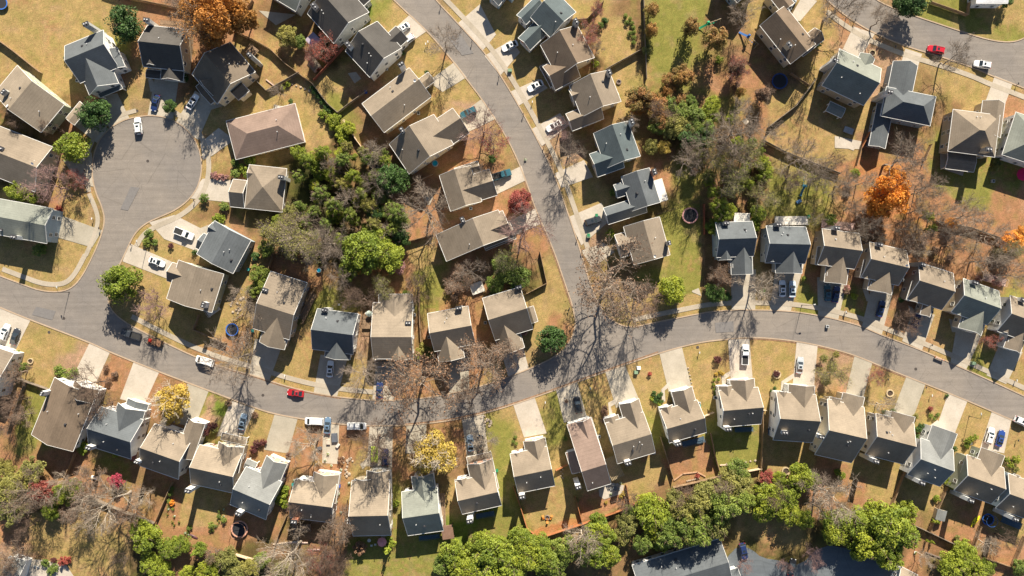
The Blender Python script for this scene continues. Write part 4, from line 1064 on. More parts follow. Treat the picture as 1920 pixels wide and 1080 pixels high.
DESC = {
 ('magnolia','dark'):'dense dark green evergreen tree', ('bushy','mid'):'leafy mid green tree', ('bushy','lime'):'yellow-green leafy tree', ('bushy','bright'):'bright green leafy tree',
 ('magnolia','bright'):'dense bright green evergreen tree',
 ('bushy','olive'):'olive green leafy tree', ('bushy','yellow'):'yellow leafy tree', ('bushy','orange'):'vivid orange leafy tree', ('bushy','copper'):'copper orange leafy tree', ('bushy','red'):'red leafy tree', ('bushy','turning'):'red and green turning tree',
 ('bushy','dark'):'dark green leafy tree', ('bushy','pinkish'):'pinkish leafy tree', ('bushy','rust'):'rusty leafy tree',('bushy','magenta'):'magenta leafy tree',
 ('pine','mid'):'feathery green conifer', ('pine','bright'):'bright feathery conifer', ('pine','olive'):'olive feathery conifer',
 ('pine','lime'):'yellow-green feathery conifer', ('pine','dark'):'dark feathery conifer', ('gold','yellow'):'golden yellow tree', ('egg','turning'):'upright red-topped tree', ('egg','dark'):'upright dark green tree', ('egg','rust'):'upright rusty tree',
 ('bare','grey'):'grey bare-branched tree', ('bare','pale'):'pale bare-branched tree', ('bare','brown'):'brown bare-branched tree', ('bare','rosy'):'pinkish bare-branched tree',
 ('sparse','rust'):'bare tree with rusty leaves', ('sparse','red'):'bare tree with red leaves', ('sparse','olive'):'thinning olive-leaved tree', ('sparse','copper'):'thinning copper tree', ('sparse','yellow'):'thinning yellow tree', ('sparse','pinkish'):'bare tree with pink leaves',('sparse','mid'):'thinning green-leaved tree',
 ('shrub','dark'):'dark green round shrub', ('shrub','bright'):'bright green round shrub', ('shrub','lime'):'lime green round shrub', ('shrub','mid'):'green round shrub', ('shrub','plum'):'plum coloured round shrub', ('shrub','red'):'red round shrub', ('shrub','rust'):'rusty brown round shrub', ('shrub','yellow'):'yellow round shrub', ('shrub','olive'):'olive round shrub', ('shrub','magenta'):'magenta round shrub',('shrub','orange'):'orange round shrub',
 ('loose','mid'):'straggly green shrub', ('loose','olive'):'straggly olive shrub', ('loose','rust'):'straggly rusty shrub', ('loose','lime'):'straggly lime shrub', ('loose','dark'):'straggly dark shrub', ('loose','pinkish'):'straggly pinkish shrub', ('loose','bright'):'straggly bright shrub', ('loose','red'):'straggly red shrub',
 ('cone','bright'):'cone shaped green shrub', ('cone','lime'):'cone shaped lime shrub', ('cone','dark'):'cone shaped dark shrub',
}
CZ = {'magnolia':5.2,'bushy':6.2,'pine':9.4,'egg':6.4,'bare':8.2,'sparse':8.2,'gold':6.6}
used_proto = []
tr_rnd = random.Random(3)
def T(kind, tone, px, py, r, hs=1.0):
    """tree whose crown is centred on plan point px,py with radius r pixels"""
    key = (kind, tone, tr_rnd.randrange(3 if kind in ('bare','sparse','bushy','magnolia') else 2))
    if kind in ('shrub','loose','cone'): key = (kind, tone, 0)
    if key not in PROTO:
        base = (kind, tone)
        rt = make_proto(base, 100*key[2]+sum(map(ord, kind+tone))); PROTO[key] = proto_tree(rt); used_proto.append(PROTO[key])
    o = copy_proto(PROTO[key])
    small = kind in ('shrub','loose','cone')
    s = r*S/(1.0 if small else 5.0)
    if kind == 'egg': s = r*S/3.6
    cz = (.8 if small else CZ[kind])*s*hs
    p = wpt(px, py, cz)
    o.location = (p.x, p.y, 0); o.rotation_euler = (0, 0, tr_rnd.uniform(0, 6.28)); o.scale = (s, s, s*hs)
    d = DESC[(kind, tone)]
    if small:
        later(o, px, py, d, 'shrub', 'shrubs and low plants')
    else:
        size = 'small ' if r < 20 else 'tall ' if r > 46 else ''
        later(o, px, py, size+d, 'tree', {'bare':'bare trees','sparse':'trees losing their leaves'}.get(kind, 'trees in leaf'))
    return o
def TT(kind, tone, lst, hs=1.0):
    for t in lst: T(kind, tone, *t[:3], hs=t[3] if len(t) > 3 else hs)
TT('magnolia','dark',[(234,45,36),(178,212,33),(735,335,33),(1036,636,30),(318,200,14)])
TT('magnolia','bright',[(134,277,32),(225,530,38),(1260,545,30)])
TT('magnolia','dark',[(1340,550,20)])
TT('bushy','copper',[(408,22,44,1.9),(372,8,34,1.9),(450,30,30,1.8),(398,66,27,1.7)])
T('sparse','copper',385,50,40,1.2); T('sparse','rust',335,8,26)
TT('bare','grey',[(834,78,30),(1068,288,28),(1572,14,44),(1652,36,26),(1787,108,30,1.0),(442,672,50),(680,700,34),(800,395,46,1.1),(1392,25,26),(1500,300,34),(1540,330,30),
  (1582,345,26),(1690,300,44),(1730,360,30),(1765,430,24,1.2),(1815,405,34),(1860,440,26),(1375,250,44),(1330,270,34),(1060,450,0.1)][:-1])
TT('bare','grey',[(1700,430,20,1.3),(1790,460,24,1.2),(1845,490,28),(1895,515,30),(1445,250,22),(1375,300,30),(620,455,36),(560,430,32),(600,470,34),(705,345,26),(652,370,22),(1535,920,34),(520,170,14),(905,330,20),(1290,300,30),(640,520,24),(885,510,26),(455,560,24),(475,585,22),(1180,235,18),(1390,205,22),(1480,280,18),(1610,430,26),(1680,475,22)])
TT('bare','pale',[(1423,540,35),(582,835,36),(1560,930,42,1.1),(200,945,48,1.15),(120,905,22,1.1),(268,930,22),(540,1045,46,1.2),(1095,1010,34),(910,830,26),(1470,840,0)][:-1])
TT('bare','pale',[(700,285,24),(1530,335,22),(1660,760,22),(718,625,0)][:-1]); T('bare','pale',1735,1045,16,1.3); T('bare','pale',1850,1020,20)
TT('bare','brown',[(95,240,16),(32,225,20),(1700,608,24),(170,720,34),(190,760,26),(700,830,40,1.1),(760,815,30),(1240,210,26),(560,950,22),(620,1010,28),(600,1045,30),(680,560,26),(780,540,26),(655,560,24),(30,750,22),(15,800,24),(1200,560,40),(470,905,0)][:-1])
TT('bare','rosy',[(95,347,34),(288,575,24),(905,243,34),(285,555,16),(1050,245,22),(1525,1045,20),(1470,1060,14),(1395,1060,14),(985,425,42),(700,540,0)][:-1])
TT('sparse','rust',[(1150,525,68,1.0),(785,720,60,.95),(903,688,46,.95),(872,738,24),(860,525,26),(1350,520,20),(1120,90,12),(955,660,26),(1345,508,14),(1480,340,22),(1720,450,24),(160,905,30),(60,925,36),(640,985,30),(1350,920,24),(1430,180,16),(30,700,22),(40,780,20),(470,880,0)][:-1])
TT('sparse','red',[(1640,706,15),(1855,640,14),(1382,130,20,1.2),(608,92,22),(588,104,16),(600,1045,24),(1100,68,22),(1118,20,14),(925,270,24),(145,335,16),(1445,340,0)][:-1])
TT('bushy','magenta',[(218,903,15),(600,85,9)])
TT('bushy','red',[(977,376,24),(965,385,16),(75,925,26),(1440,897,16),(1905,815,0)][:-1]); T('bushy','pinkish',745,500,18); T('bushy','pinkish',1470,905,0.1) if False else None
TT('bushy','turning',[(1200,185,30),(1235,205,24),(710,505,17),(1280,142,22),(1255,150,16),(665,505,0)][:-1]); T('bushy','orange',667,503,11)
TT('egg','turning',[(1222,18,18),(1222,56,18),(1342,72,29),(1296,50,23),(1278,148,19)]); T('egg','rust',1383,128,19); T('egg','rust',1430,175,17); T('egg','turning',1390,172,12)
TT('bushy','orange',[(1668,362,40,1.1),(1678,332,24,1.1),(1650,388,26,1.1),(1900,455,24),(1912,440,18),(1785,420,14)])
TT('gold','yellow',[(325,748,38),(318,775,26),(815,850,44),(795,870,26),(1245,272,0)][:-1]); T('bushy','olive',1220,275,16)
# thicket in the middle
TT('bushy','bright',[(680,470,42),(725,478,34),(655,505,24),(700,448,28),(640,450,18),(35,355,24),(55,360,22),(560,285,16),(590,305,22),(625,330,18)])
TT('pine','bright',[(575,300,24),(605,285,22),(660,330,22),(625,386,24),(720,300,18)])
TT('pine','mid',[(640,300,24),(560,330,20),(600,360,22),(625,385,24),(590,395,20),(560,385,18),(655,400,22),(610,420,22),(575,420,18),(690,300,20),(700,330,20),(675,360,18),(745,400,26),(735,430,22),(540,425,18)])
TT('pine','olive',[(545,395,22),(520,430,24),(565,455,26),(640,345,20),(690,385,22),(700,420,22),(680,285,18),(650,275,18),(500,435,22),(545,475,20),(610,440,18),(1330,330,22),(1310,290,22),(1350,300,20)])
TT('bushy','lime',[(600,325,14),(640,290,14),(625,405,16),(590,345,12),(520,415,14),(670,380,12),(655,240,14),(628,225,10),(1330,205,16),(1320,225,14)])
TT('bushy','mid',[(735,395,22),(750,420,20),(715,365,18),(485,515,20),(495,535,18),(475,545,14),(575,440,22),(540,450,20),(500,465,18),(945,500,24),(970,520,26),(930,530,20),(760,560,16)])
TT('bushy','dark',[(1290,255,24),(1320,262,22),(750,445,20),(705,400,20),(1710,0,34),(1690,12,18),(1888,2,14),(930,555,14)])
TT('bushy','olive',[(1265,235,24),(1285,240,20)])
TT('bushy','turning',[(1240,225,22),(1222,190,22),(1270,190,18)])
TT('bushy','copper',[(1212,195,18),(1255,172,15),(1195,205,14)])
TT('bushy','yellow',[(1245,275,15)])
TT('bushy','lime',[(1335,195,16),(1320,225,15),(1338,215,14)])
TT('bushy','mid',[(1255,200,20),(1275,210,22),(1300,215,22),(1325,240,18),(1235,235,20),(1295,190,14)])
TT('bushy','olive',[(1255,240,20),(1280,225,18),(620,215,0)][:-1])
TT('pine','bright',[(1430,305,22),(1435,330,20),(1425,285,16),(1350,385,24),(1340,360,20),(1355,405,22),(1605,325,14),(1740,405,18),(1748,430,16),(1385,270,22),(1370,225,16),(605,320,14),(1330,340,16),(1400,345,20)])
TT('bushy','bright',[(1438,320,16),(1422,400,18),(1415,420,14),(1340,425,18),(1365,395,18),(1380,345,16)])
TT('sparse','olive',[(560,455,40),(530,430,30),(1370,340,30),(1340,300,26),(1400,290,26),(1430,370,24),(1560,700,26,.8),(1890,470,24),(720,540,22),(950,490,24),(1530,60,0)][:-1])
TT('pine','olive',[(1560,690,16,.6),(1545,672,13,.6),(1568,665,11,.6),(1550,715,13,.6)])

rs = random.Random(77)
for k in range(46):     # small conifers and saplings of the thicket
    x_, y_ = rs.uniform(552, 722), rs.uniform(278, 430)
    T('pine', rs.choice(('mid','bright','lime','lime','bright')), x_, y_, rs.uniform(8, 14), .9)
for k in range(16): T('bare', rs.choice(('grey','brown','pale')), rs.uniform(540, 740), rs.uniform(285, 520), rs.uniform(10, 18))
for k in range(12): T('loose', rs.choice(('lime','mid','bright','olive')), rs.uniform(1345, 1440), rs.uniform(255, 400), rs.uniform(7, 12))
for k in range(5): T('bare', rs.choice(('grey','brown')), rs.uniform(1600, 1880), rs.uniform(400, 500), rs.uniform(10, 15), 1.5)
for x_, y_, r_ in ((1625,340,28),(1600,390,26),(1640,420,24),(1725,395,30),(1770,400,32),(1740,350,28),(1800,440,28),(1880,480,28),(1570,360,24),(1720,470,24),(1530,410,18),(1560,300,26)): T('bare', rs.choice(('grey','brown','grey','pale')), x_, y_, r_*.72, 1.4)
# lower edge
TT('bushy','lime',[(1225,965,34),(1235,990,28),(1215,945,24),(1240,1015,20),(1410,990,0)][:-1])
TT('bushy','bright',[(1665,985,44),(1690,1000,34),(1640,1015,40),(1600,980,34),(1570,1000,28),(1560,975,24),(1700,960,24),(1640,960,26),(1670,1040,28),(1610,1020,26),(1500,895,28),(1475,935,26),(1480,965,26),(1520,900,20),(1435,935,32),(1430,960,24),(1510,975,20),(1460,900,18)])
TT('bushy','lime',[(1680,975,24),(1630,990,26),(1655,1015,24),(1665,1050,22),(1590,990,18),(1615,1035,18),(1790,1060,28),(1810,1040,26),(1440,925,18),(1435,965,14),(1830,1070,22)])
TT('bushy','mid',[(1355,950,32,1.5),(1310,975,26,1.5),(1390,940,24,1.5),(1280,985,26,1.6),(1255,1003,28,1.5),(1305,1000,28,1.6),(1330,985,24,1.5),(1205,1020,20,1.4)])
TT('bushy','olive',[(1335,930,34),(1310,945,30,1.3),(1345,985,26,1.6),(1385,915,28),(1370,900,26),(1280,960,26,1.4),(1275,1005,24,1.6),(1240,1005,18,1.6),(1175,985,24),(1165,1005,20),(1400,940,22),(1320,985,24),(1265,935,20),(1395,895,16)])
TT('bushy','bright',[(1125,1010,32),(1110,1035,34),(1140,1040,26),(1120,985,24),(925,1045,42),(905,1025,32),(960,1062,34),(990,1040,34),(1020,1050,30),(850,1040,30),(870,1070,34),(975,1010,26),(1010,1020,24),(1850,1065,18)])
TT('bushy','mid',[(1060,1030,28),(1040,1060,26),(900,1065,30),(830,1060,22),(1180,960,14),(1385,880,22)])
TT('bushy','lime',[(940,1025,22),(880,1035,20),(1120,1025,18),(960,1045,18),(915,1050,18)])
TT('bushy','yellow',[(1000,1015,9)])
TT('bushy','bright',[(275,1010,32),(265,995,24),(320,1030,22),(340,1020,20),(390,1070,22),(120,925,24),(140,915,18),(375,1030,15),(400,1050,14),(95,960,18)])
TT('bushy','lime',[(285,1060,24),(305,1070,20),(350,1075,16),(455,1055,0)][:-1])
TT('bushy','olive',[(15,920,34),(20,955,30),(45,900,28),(425,1050,24),(440,1075,22),(10,880,20),(60,880,24),(530,1070,20),(470,1065,20)])
TT('sparse','rust',[(235,975,26),(150,960,24),(20,1040,24),(10,1065,24),(225,1050,14),(400,1040,16)])
TT('bushy','mid',[(1915,1065,18),(1300,235,18),(490,1050,16)])
TT('bare','brown',[(50,990,18),(1450,925,24),(1280,930,24),(640,1060,24),(1885,1010,20),(1175,940,20),(1500,430,0)][:-1])
TT('pine','mid',[(1905,990,0)][:-1])
for x_, y_, r_, t_ in ((538,66,22,'olive'),(563,78,14,'mid')): T('bushy', t_, x_, y_, r_)
# shrubs -----------------------------------------------------------
TT('shrub','mid',[(383,371,10),(421,387,10),(440,305,9),(442,325,10),(75,468,14),(1557,412,12),(1330,540,9),(33,663,8),(1125,48,8),(1150,360,8)])
TT('shrub','bright',[(1117,120,8),(1145,437,10),(1348,113,9),(33,663,7),(1507,522,6),(364,795,7),(742,943,9),(1355,905,7),(1296,845,0)][:-1])
TT('shrub','dark',[(1145,255,11),(1147,270,0),(1534,80,9),(750,258,8),(755,100,5),(923,297,9),(1780,110,0),(1085,58,5),(1096,62,7),(1107,62,6),(125,108,7),(300,340,0),(1690,562,6),(1776,742,4),(1335,990,0),(365,473,6)][::1][:1]+[(1534,80,9),(750,258,8),(755,100,5),(923,297,9),(1133,38,6),(1136,38,6),(125,108,7),(1690,562,6),(1776,742,4),(365,473,6),(345,145,9),(800,137,6)])
TT('shrub','lime',[(530,163,6),(540,157,6),(412,408,11),(404,412,8),(1785,906,14),(1480,1035,0)][:-1])
TT('shrub','mid',[(1175+x_, y_, 5) for x_, y_ in ((-2,30),(6,36),(10,44),(13,52),(14,60),(14,70),(13,80),(6,62),(0,42))])
TT('shrub','dark',[(1233,745,7),(1226,738,6),(1238,740,6),(1229,752,6),(1240,752,5)])
TT('shrub','lime',[(1236,758,5),(1222,748,5)])
TT('shrub','bright',[(1339,712,4),(1347,711,4),(1338,721,4),(1340,730,4),(1341,738,4),(1345,746,4)])
TT('shrub','yellow',[(1343,702,4),(1350,698,4),(1355,701,4),(1137,942,4),(1165,931,5),(1169,925,5),(1158,934,0)][:-1])
TT('shrub','rust',[(1133,773,8),(1134,765,6),(1131,788,6),(428,756,6),(480,776,7),(760,1032,0),(775,0,0),(460,785,0)][:3]+[(428,756,7),(478,778,7),(675,1027,14),(1250,540,0),(396,791,7),(540,851,6),(541,898,0)][:3]+[(639,862,7),(541,853,6),(1062,752,4)])
TT('shrub','plum',[(483,832,9),(494,829,7),(475,843,8),(1345,674,8),(320,461,6),(1456,700,7),(541,853,5),(380,808,13),(398,800,10),(100,1050,6),(118,800,0)][:-1])
TT('shrub','red',[(1218,702,5),(1745,767,6),(1108,122,0),(110,393,8),(1308,892,5)][:2]+[(110,393,8),(1308,892,5),(115,1052,9),(125,1050,9),(1535,910,6)])
TT('loose','mid',[(125,702,10),(110,695,10),(117,700,9),(138,697,8),(38,687,8),(48,685,6),(85,1055,8),(100,1065,8),(95,1072,8),(280,440,10),(275,455,8),(290,455,7),(1510,85,8),(310,320,0)][:-1])
TT('loose','bright',[(605,215,10),(620,225,11),(627,235,12),(637,250,12),(645,262,12),(640,240,10),(632,220,10),(527,935,13),(535,920,11),(532,945,10),(195,828,12),(205,835,12),(160,835,10),(155,845,10),(215,850,9),(668,820,0),(1060,800,0),(470,300,14),(455,315,12),(465,325,10),(1010,320,0),(1335,640,0)][:15]+[(470,300,12),(455,315,10),(465,325,10),(730,1010,8),(725,1030,9),(1577,893,9),(1570,885,7),(1757,935,8)])
TT('loose','lime',[(735,1018,8),(722,1022,8),(1601,555,7),(1600,565,7),(1490,855,0),(1808,1015,7),(1600,825,5),(1598,840,5)][:3]+[(1600,825,5),(1811,1015,7),(255,820,0)][:2]+[(1108,815,0)][:0])
TT('loose','olive',[(180,830,10),(1870,305,9),(1865,315,8),(1220,80,0),(1480,60,0),(1215,92,12),(1795,1010,7),(560,600,10),(150,980,0)][:3]+[(1215,92,12),(1795,1010,7),(560,600,8),(550,560,10),(790,655,12),(805,660,12),(780,668,9),(1120,180,8),(490,600,0)][:-1])
TT('loose','rust',[(840,540,12),(850,560,10),(862,545,12),(420,395,7),(980,715,0),(1590,545,8),(1585,553,7),(1045,375,0),(895,260,0),(1120,560,0),(900,820,0),(560,610,0),(200,690,7),(205,715,8),(215,700,7),(1300,320,8),(1455,330,10),(1380,160,8),(640,960,0)][:6]+[(200,690,7),(205,715,8),(215,700,7),(1300,320,8),(1380,160,8),(1870,460,10),(1750,470,10),(1725,500,8),(1780,480,9),(1640,450,9),(1600,440,8),(1700,470,9),(560,985,6)])
TT('loose','pinkish',[(1588,542,8),(245,560,0),(250,545,0),(408,330,8),(400,327,7),(420,332,8),(995,600,7),(990,612,7),(983,625,6),(1870,530,10),(1855,520,8),(1545,935,0)][:1]+[(408,330,8),(400,327,7),(420,332,8),(995,600,7),(990,612,7),(983,625,6),(1870,530,10),(1835,525,8)])
TT('loose','dark',[(540,215,5),(545,190,5),(735,1050,0),(598,180,6),(604,190,6),(590,170,6),(612,200,6),(618,208,6),(596,188,6),(845,660,0),(1215,640,0),(1365,555,8),(1378,548,7),(480,480,10),(870,530,10)][:2]+[(586,165,6),(590,172,6),(597,180,6),(604,190,6),(612,200,6),(618,208,6),(1365,556,8),(480,480,9),(868,528,9),(1430,548,7),(1800,550,6),(1860,600,6),(1880,620,5)])
TT('cone','lime',[(728,1028,10,1.0)]); TT('cone','bright',[(1750,975,7),(375,1028,12),(1497,580,0)][:2]+[(1710,1005,4),(1721,1010,4),(1737,1013,4),(1746,1015,4)])
TT('shrub','bright',[(1888,862,6),(1895,872,7),(1905,862,9),(1885,875,0)][:3]+[(1815,827,8),(1822,822,7),(1829,820,6),(1812,836,6)])
TT('shrub','dark',[(1716,818,8),(1722,806,7),(1728,798,6),(1712,830,7),(1716,845,7),(1660,845,0)][:5]+[(1790,842,6),(1675,772,7),(1658,772,5),(1447,733,4),(1453,728,4)])
TT('shrub','olive',[(1716,780,7),(403,805,8),(1700,760,0)][:2]+[(1905,880,7),(1380,815,0),(1055,880,0)][:1])
TT('shrub','mid',[(10,700,0)][:0]+[(1060,822,5),(966,820,4),(962,828,4),(968,832,4),(1745,780,5),(1752,785,4),(1758,778,5),(322,915,5),(320,925,6),(318,940,5),(420,975,6),(410,968,5),(355,990,6),(397,985,7)])
TT('shrub','orange',[(322,943,6),(1694,509,7),(330,925,0)][:2]+[(1026,974,2.4),(1032,973,2.4),(1019,972,2.4)])
for q in used_proto: drop_proto(q)
# ================================================================ vehicles
def paint(n, c, metal=.0):
    return surf('paint_'+n, c, rough=.32, var=.04, coat=.6, metal=metal)
PC = {'white':(.72,.73,.73),'red':(.42,.012,.025),'darkred':(.33,.015,.02),'navy':(.015,.03,.10),'blue':(.03,.10,.28),'dark':(.03,.034,.042),'black':(.012,.013,.015),
      'silver':(.36,.39,.41),'bluegrey':(.20,.27,.34),'teal':(.03,.10,.13),'lime':(.45,.60,.03),'steel':(.10,.16,.24),'blue2':(.02,.05,.20),'lightblue':(.42,.50,.56)}
M_tyre = surf('tyre_rubber', (.02,.02,.02), rough=.9); M_rim = surf('wheel_rim', (.45,.45,.46), rough=.35, metal=.8)
M_lampw = surf('headlight_lens', (.75,.76,.74), rough=.15, var=.05); M_lampr = surf('tail_light_lens', (.35,.01,.01), rough=.2, var=.05)
M_cglass = surf('car_glass', (.02,.028,.034), rough=.06, var=.1, spec=.7); M_bed = surf('bed_liner', (.03,.03,.03), rough=.8)
CARP = {}
def hull(mb, st, half=True):
    """loft of stations (x, halfwidth, z_bottom, z_shoulder, z_top, top_halfwidth)"""
    n0 = len(mb.v); k = 8
    for x_, w, zb, zs, zt, tw in st:
        mb.v += [(x_, -w*.9, zb), (x_, -w, zb+.18), (x_, -w, zs), (x_, -tw, zt), (x_, tw, zt), (x_, w, zs), (x_, w, zb+.18), (x_, w*.9, zb)]
    for i in range(len(st)-1):
        for j in range(k):
            a = n0+i*k+j; b = n0+i*k+(j+1) % k; mb.f.append((a, b, b+k, a+k))
    mb.f.append(tuple(n0+j for j in range(k))[::-1]); mb.f.append(tuple(n0+(len(st)-1)*k+j for j in range(k)))
def make_car(kind, colour):
    """nose points to +x"""
    m = paint(colour, PC[colour])
    L, W, Ht = {'sedan':(4.75,.92,1.44),'suv':(4.75,.97,1.74),'van':(5.3,1.0,1.95),'pickup':(5.7,1.0,1.85),'jeep':(4.4,.93,1.82)}[kind]
    h = L/2; root = empty({'sedan':'parked_car','suv':'parked_suv','van':'parked_van','pickup':'pickup_truck','jeep':'parked_jeep'}[kind], (0,0,0))
    bd = MB(); belt = Ht*.62
    if kind in ('sedan', 'suv'):
        hd = belt*(.93 if kind == 'sedan' else .97)
        rear = belt if kind == 'suv' else belt*.97
        st = [(-h, W*.78, .42, .62, .72, W*.66), (-h+.1, W*.9, .30, .80, rear*.95, W*.78), (-h+.5, W*.98, .25, .86, rear, W*.86), (-h*.3, W, .24, .88, belt, W*.9), (h*.35, W, .24, .86, belt*.99, W*.88),
              (h-.75, W*.98, .26, .78, hd*.95, W*.8), (h-.22, W*.88, .30, .70, hd*.82, W*.66), (h, W*.66, .36, .56, .66, W*.5)]
    elif kind == 'van':
        st = [(-h, W*.92, .35, 1.0, 1.2, W*.88), (-h+.12, W, .3, 1.05, 1.25, W*.94), (0, W, .26, 1.05, 1.25, W*.94), (h*.5, W, .26, 1.0, 1.22, W*.9), (h-.5, W*.97, .28, .85, 1.05, W*.8), (h-.1, W*.86, .32, .7, .85, W*.66), (h, W*.7, .38, .6, .7, W*.55)]
    else:
        st = [(-h, W*.95, .45, .95, 1.08, W*.92), (-h+.08, W, .38, .98, 1.1, W*.95), (0, W, .34, .98, 1.12, W*.93), (h*.4, W, .34, .98, 1.14, W*.92), (h-.5, W*.98, .34, .92, 1.08, W*.86), (h-.06, W*.93, .4, .85, 1.0, W*.8), (h, W*.86, .45, .75, .85, W*.7)]
    hull(bd, st)
    # cabin: base and roof outlines (x0,x1 at the belt ; x0,x1 at the roof)
    cb = {'sedan':(-h*.78,h*.42,-h*.42,h*.08),'suv':(-h*.93,h*.44,-h*.80,h*.14),'van':(-h*.96,h*.70,-h*.92,h*.38),'pickup':(-h*.08,h*.52,-h*.03,h*.30),'jeep':(-h*.9,h*.25,-h*.86,h*.14)}[kind]
    zb = {'sedan':belt-.02,'suv':belt-.02,'van':1.22,'pickup':1.10,'jeep':1.08}[kind]; wt = W*(.70 if kind == 'sedan' else .80); wb = W*.88
    gl = MB(); gl.frustum((cb[0],-wb,cb[1],wb), (cb[2],-wt,cb[3],wt), zb, Ht-.06)
    n0 = len(bd.v)
    # roof panel, rounded at its edges
    bd.frustum((cb[2]-.03,-wt-.02,cb[3]+.03,wt+.02), (cb[2]+.10,-wt+.10,cb[3]-.12,wt-.10), Ht-.065, Ht)
    for sx, (xb, xt) in enumerate(((cb[0],cb[2]),(cb[1],cb[3]))):
        for sy in (-1, 1):
            bd.tube((xb, sy*(wb-.01), zb), (xt, sy*(wt), Ht-.05), .055, n=5)
    xm = (cb[2]+cb[3])/2
    for sy in (-1, 1): bd.tube((xm-.1, sy*wb, zb), (xm-.1, sy*wt, Ht-.05), .05, n=5)
    bo = bd.build('body', m, root)
    if colour == 'white' and kind == 'pickup' or kind == 'pickup':
        bedm = MB(); bedm.box(-h+.15, -W*.8, 1.095, -h*.12, W*.8, 1.135); bedm.build('cargo_bed', M_bed, root)
        rl = MB()
        for sy in (-1, 1): rl.box(-h+.05, sy*W*.9-.06, 1.09, -h*.1, sy*W*.9+.06, 1.22)
        rl.box(-h+.02, -W*.84, 1.09, -h+.12, W*.84, 1.22); rl.build('bed_rail', m, root)
    gl.build('windows', M_cglass, root)
    if kind in ('suv', 'van', 'jeep'):
        rr = MB()
        for sy in (-1, 1): rr.box(cb[2]+.3, sy*wt*.86-.03, Ht, cb[3]-.35, sy*wt*.86+.03, Ht+.06)
        rr.build('roof_rail', M_black, root)
    if kind == 'sedan' or kind == 'suv':
        sr = MB(); sr.box(cb[3]-.95, -.38, Ht-.002, cb[3]-.35, .38, Ht+.006); sr.build('sunroof', M_cglass, root)
    if kind == 'jeep':
        sp = MB(); sp.tube((-h-.18,0,1.0), (-h+.02,0,1.0), .38, n=16); sp.build('spare_wheel', M_tyre, root)
    wr = .34 if kind in ('sedan',) else .38
    wx = h*.64
    wmb = MB(); wmb.tube((0,-.11,0), (0,.11,0), wr, n=16); tm = wmb.mesh('tyre', M_tyre)
    rmb = MB(); rmb.tube((0,-.125,0), (0,.125,0), wr*.6, n=12); rmm = rmb.mesh('rim', M_rim)
    for sx in (-1, 1):
        for sy in (-1, 1):
            w_ = obj('wheel', tm, root); w_.location = (sx*wx-.05, sy*(W-.10), wr); obj('rim', rmm, w_)
    hl = MB(); hl.box(-.09,-.17,-.06,.05,.17,.07); hm = hl.mesh('headlight', M_lampw); tl = MB(); tl.box(-.05,-.17,-.09,.05,.17,.09); tm2 = tl.mesh('tail_light', M_lampr)
    for sy in (-1, 1):
        a = obj('headlight', hm, root); a.location = (h-.16, sy*W*.62, .70 if kind != 'pickup' else .86)
        b_ = obj('tail_light', tm2, root); b_.location = (-h+.06, sy*W*.72, .78 if kind == 'sedan' else .95)
        mm = MB(); mm.box(-.07, -.11, -.07, .07, .11, .07); mi = mm.build('wing_mirror', m, root); mi.location = (cb[1]-.35, sy*(W+.07), zb+.08)
    return root
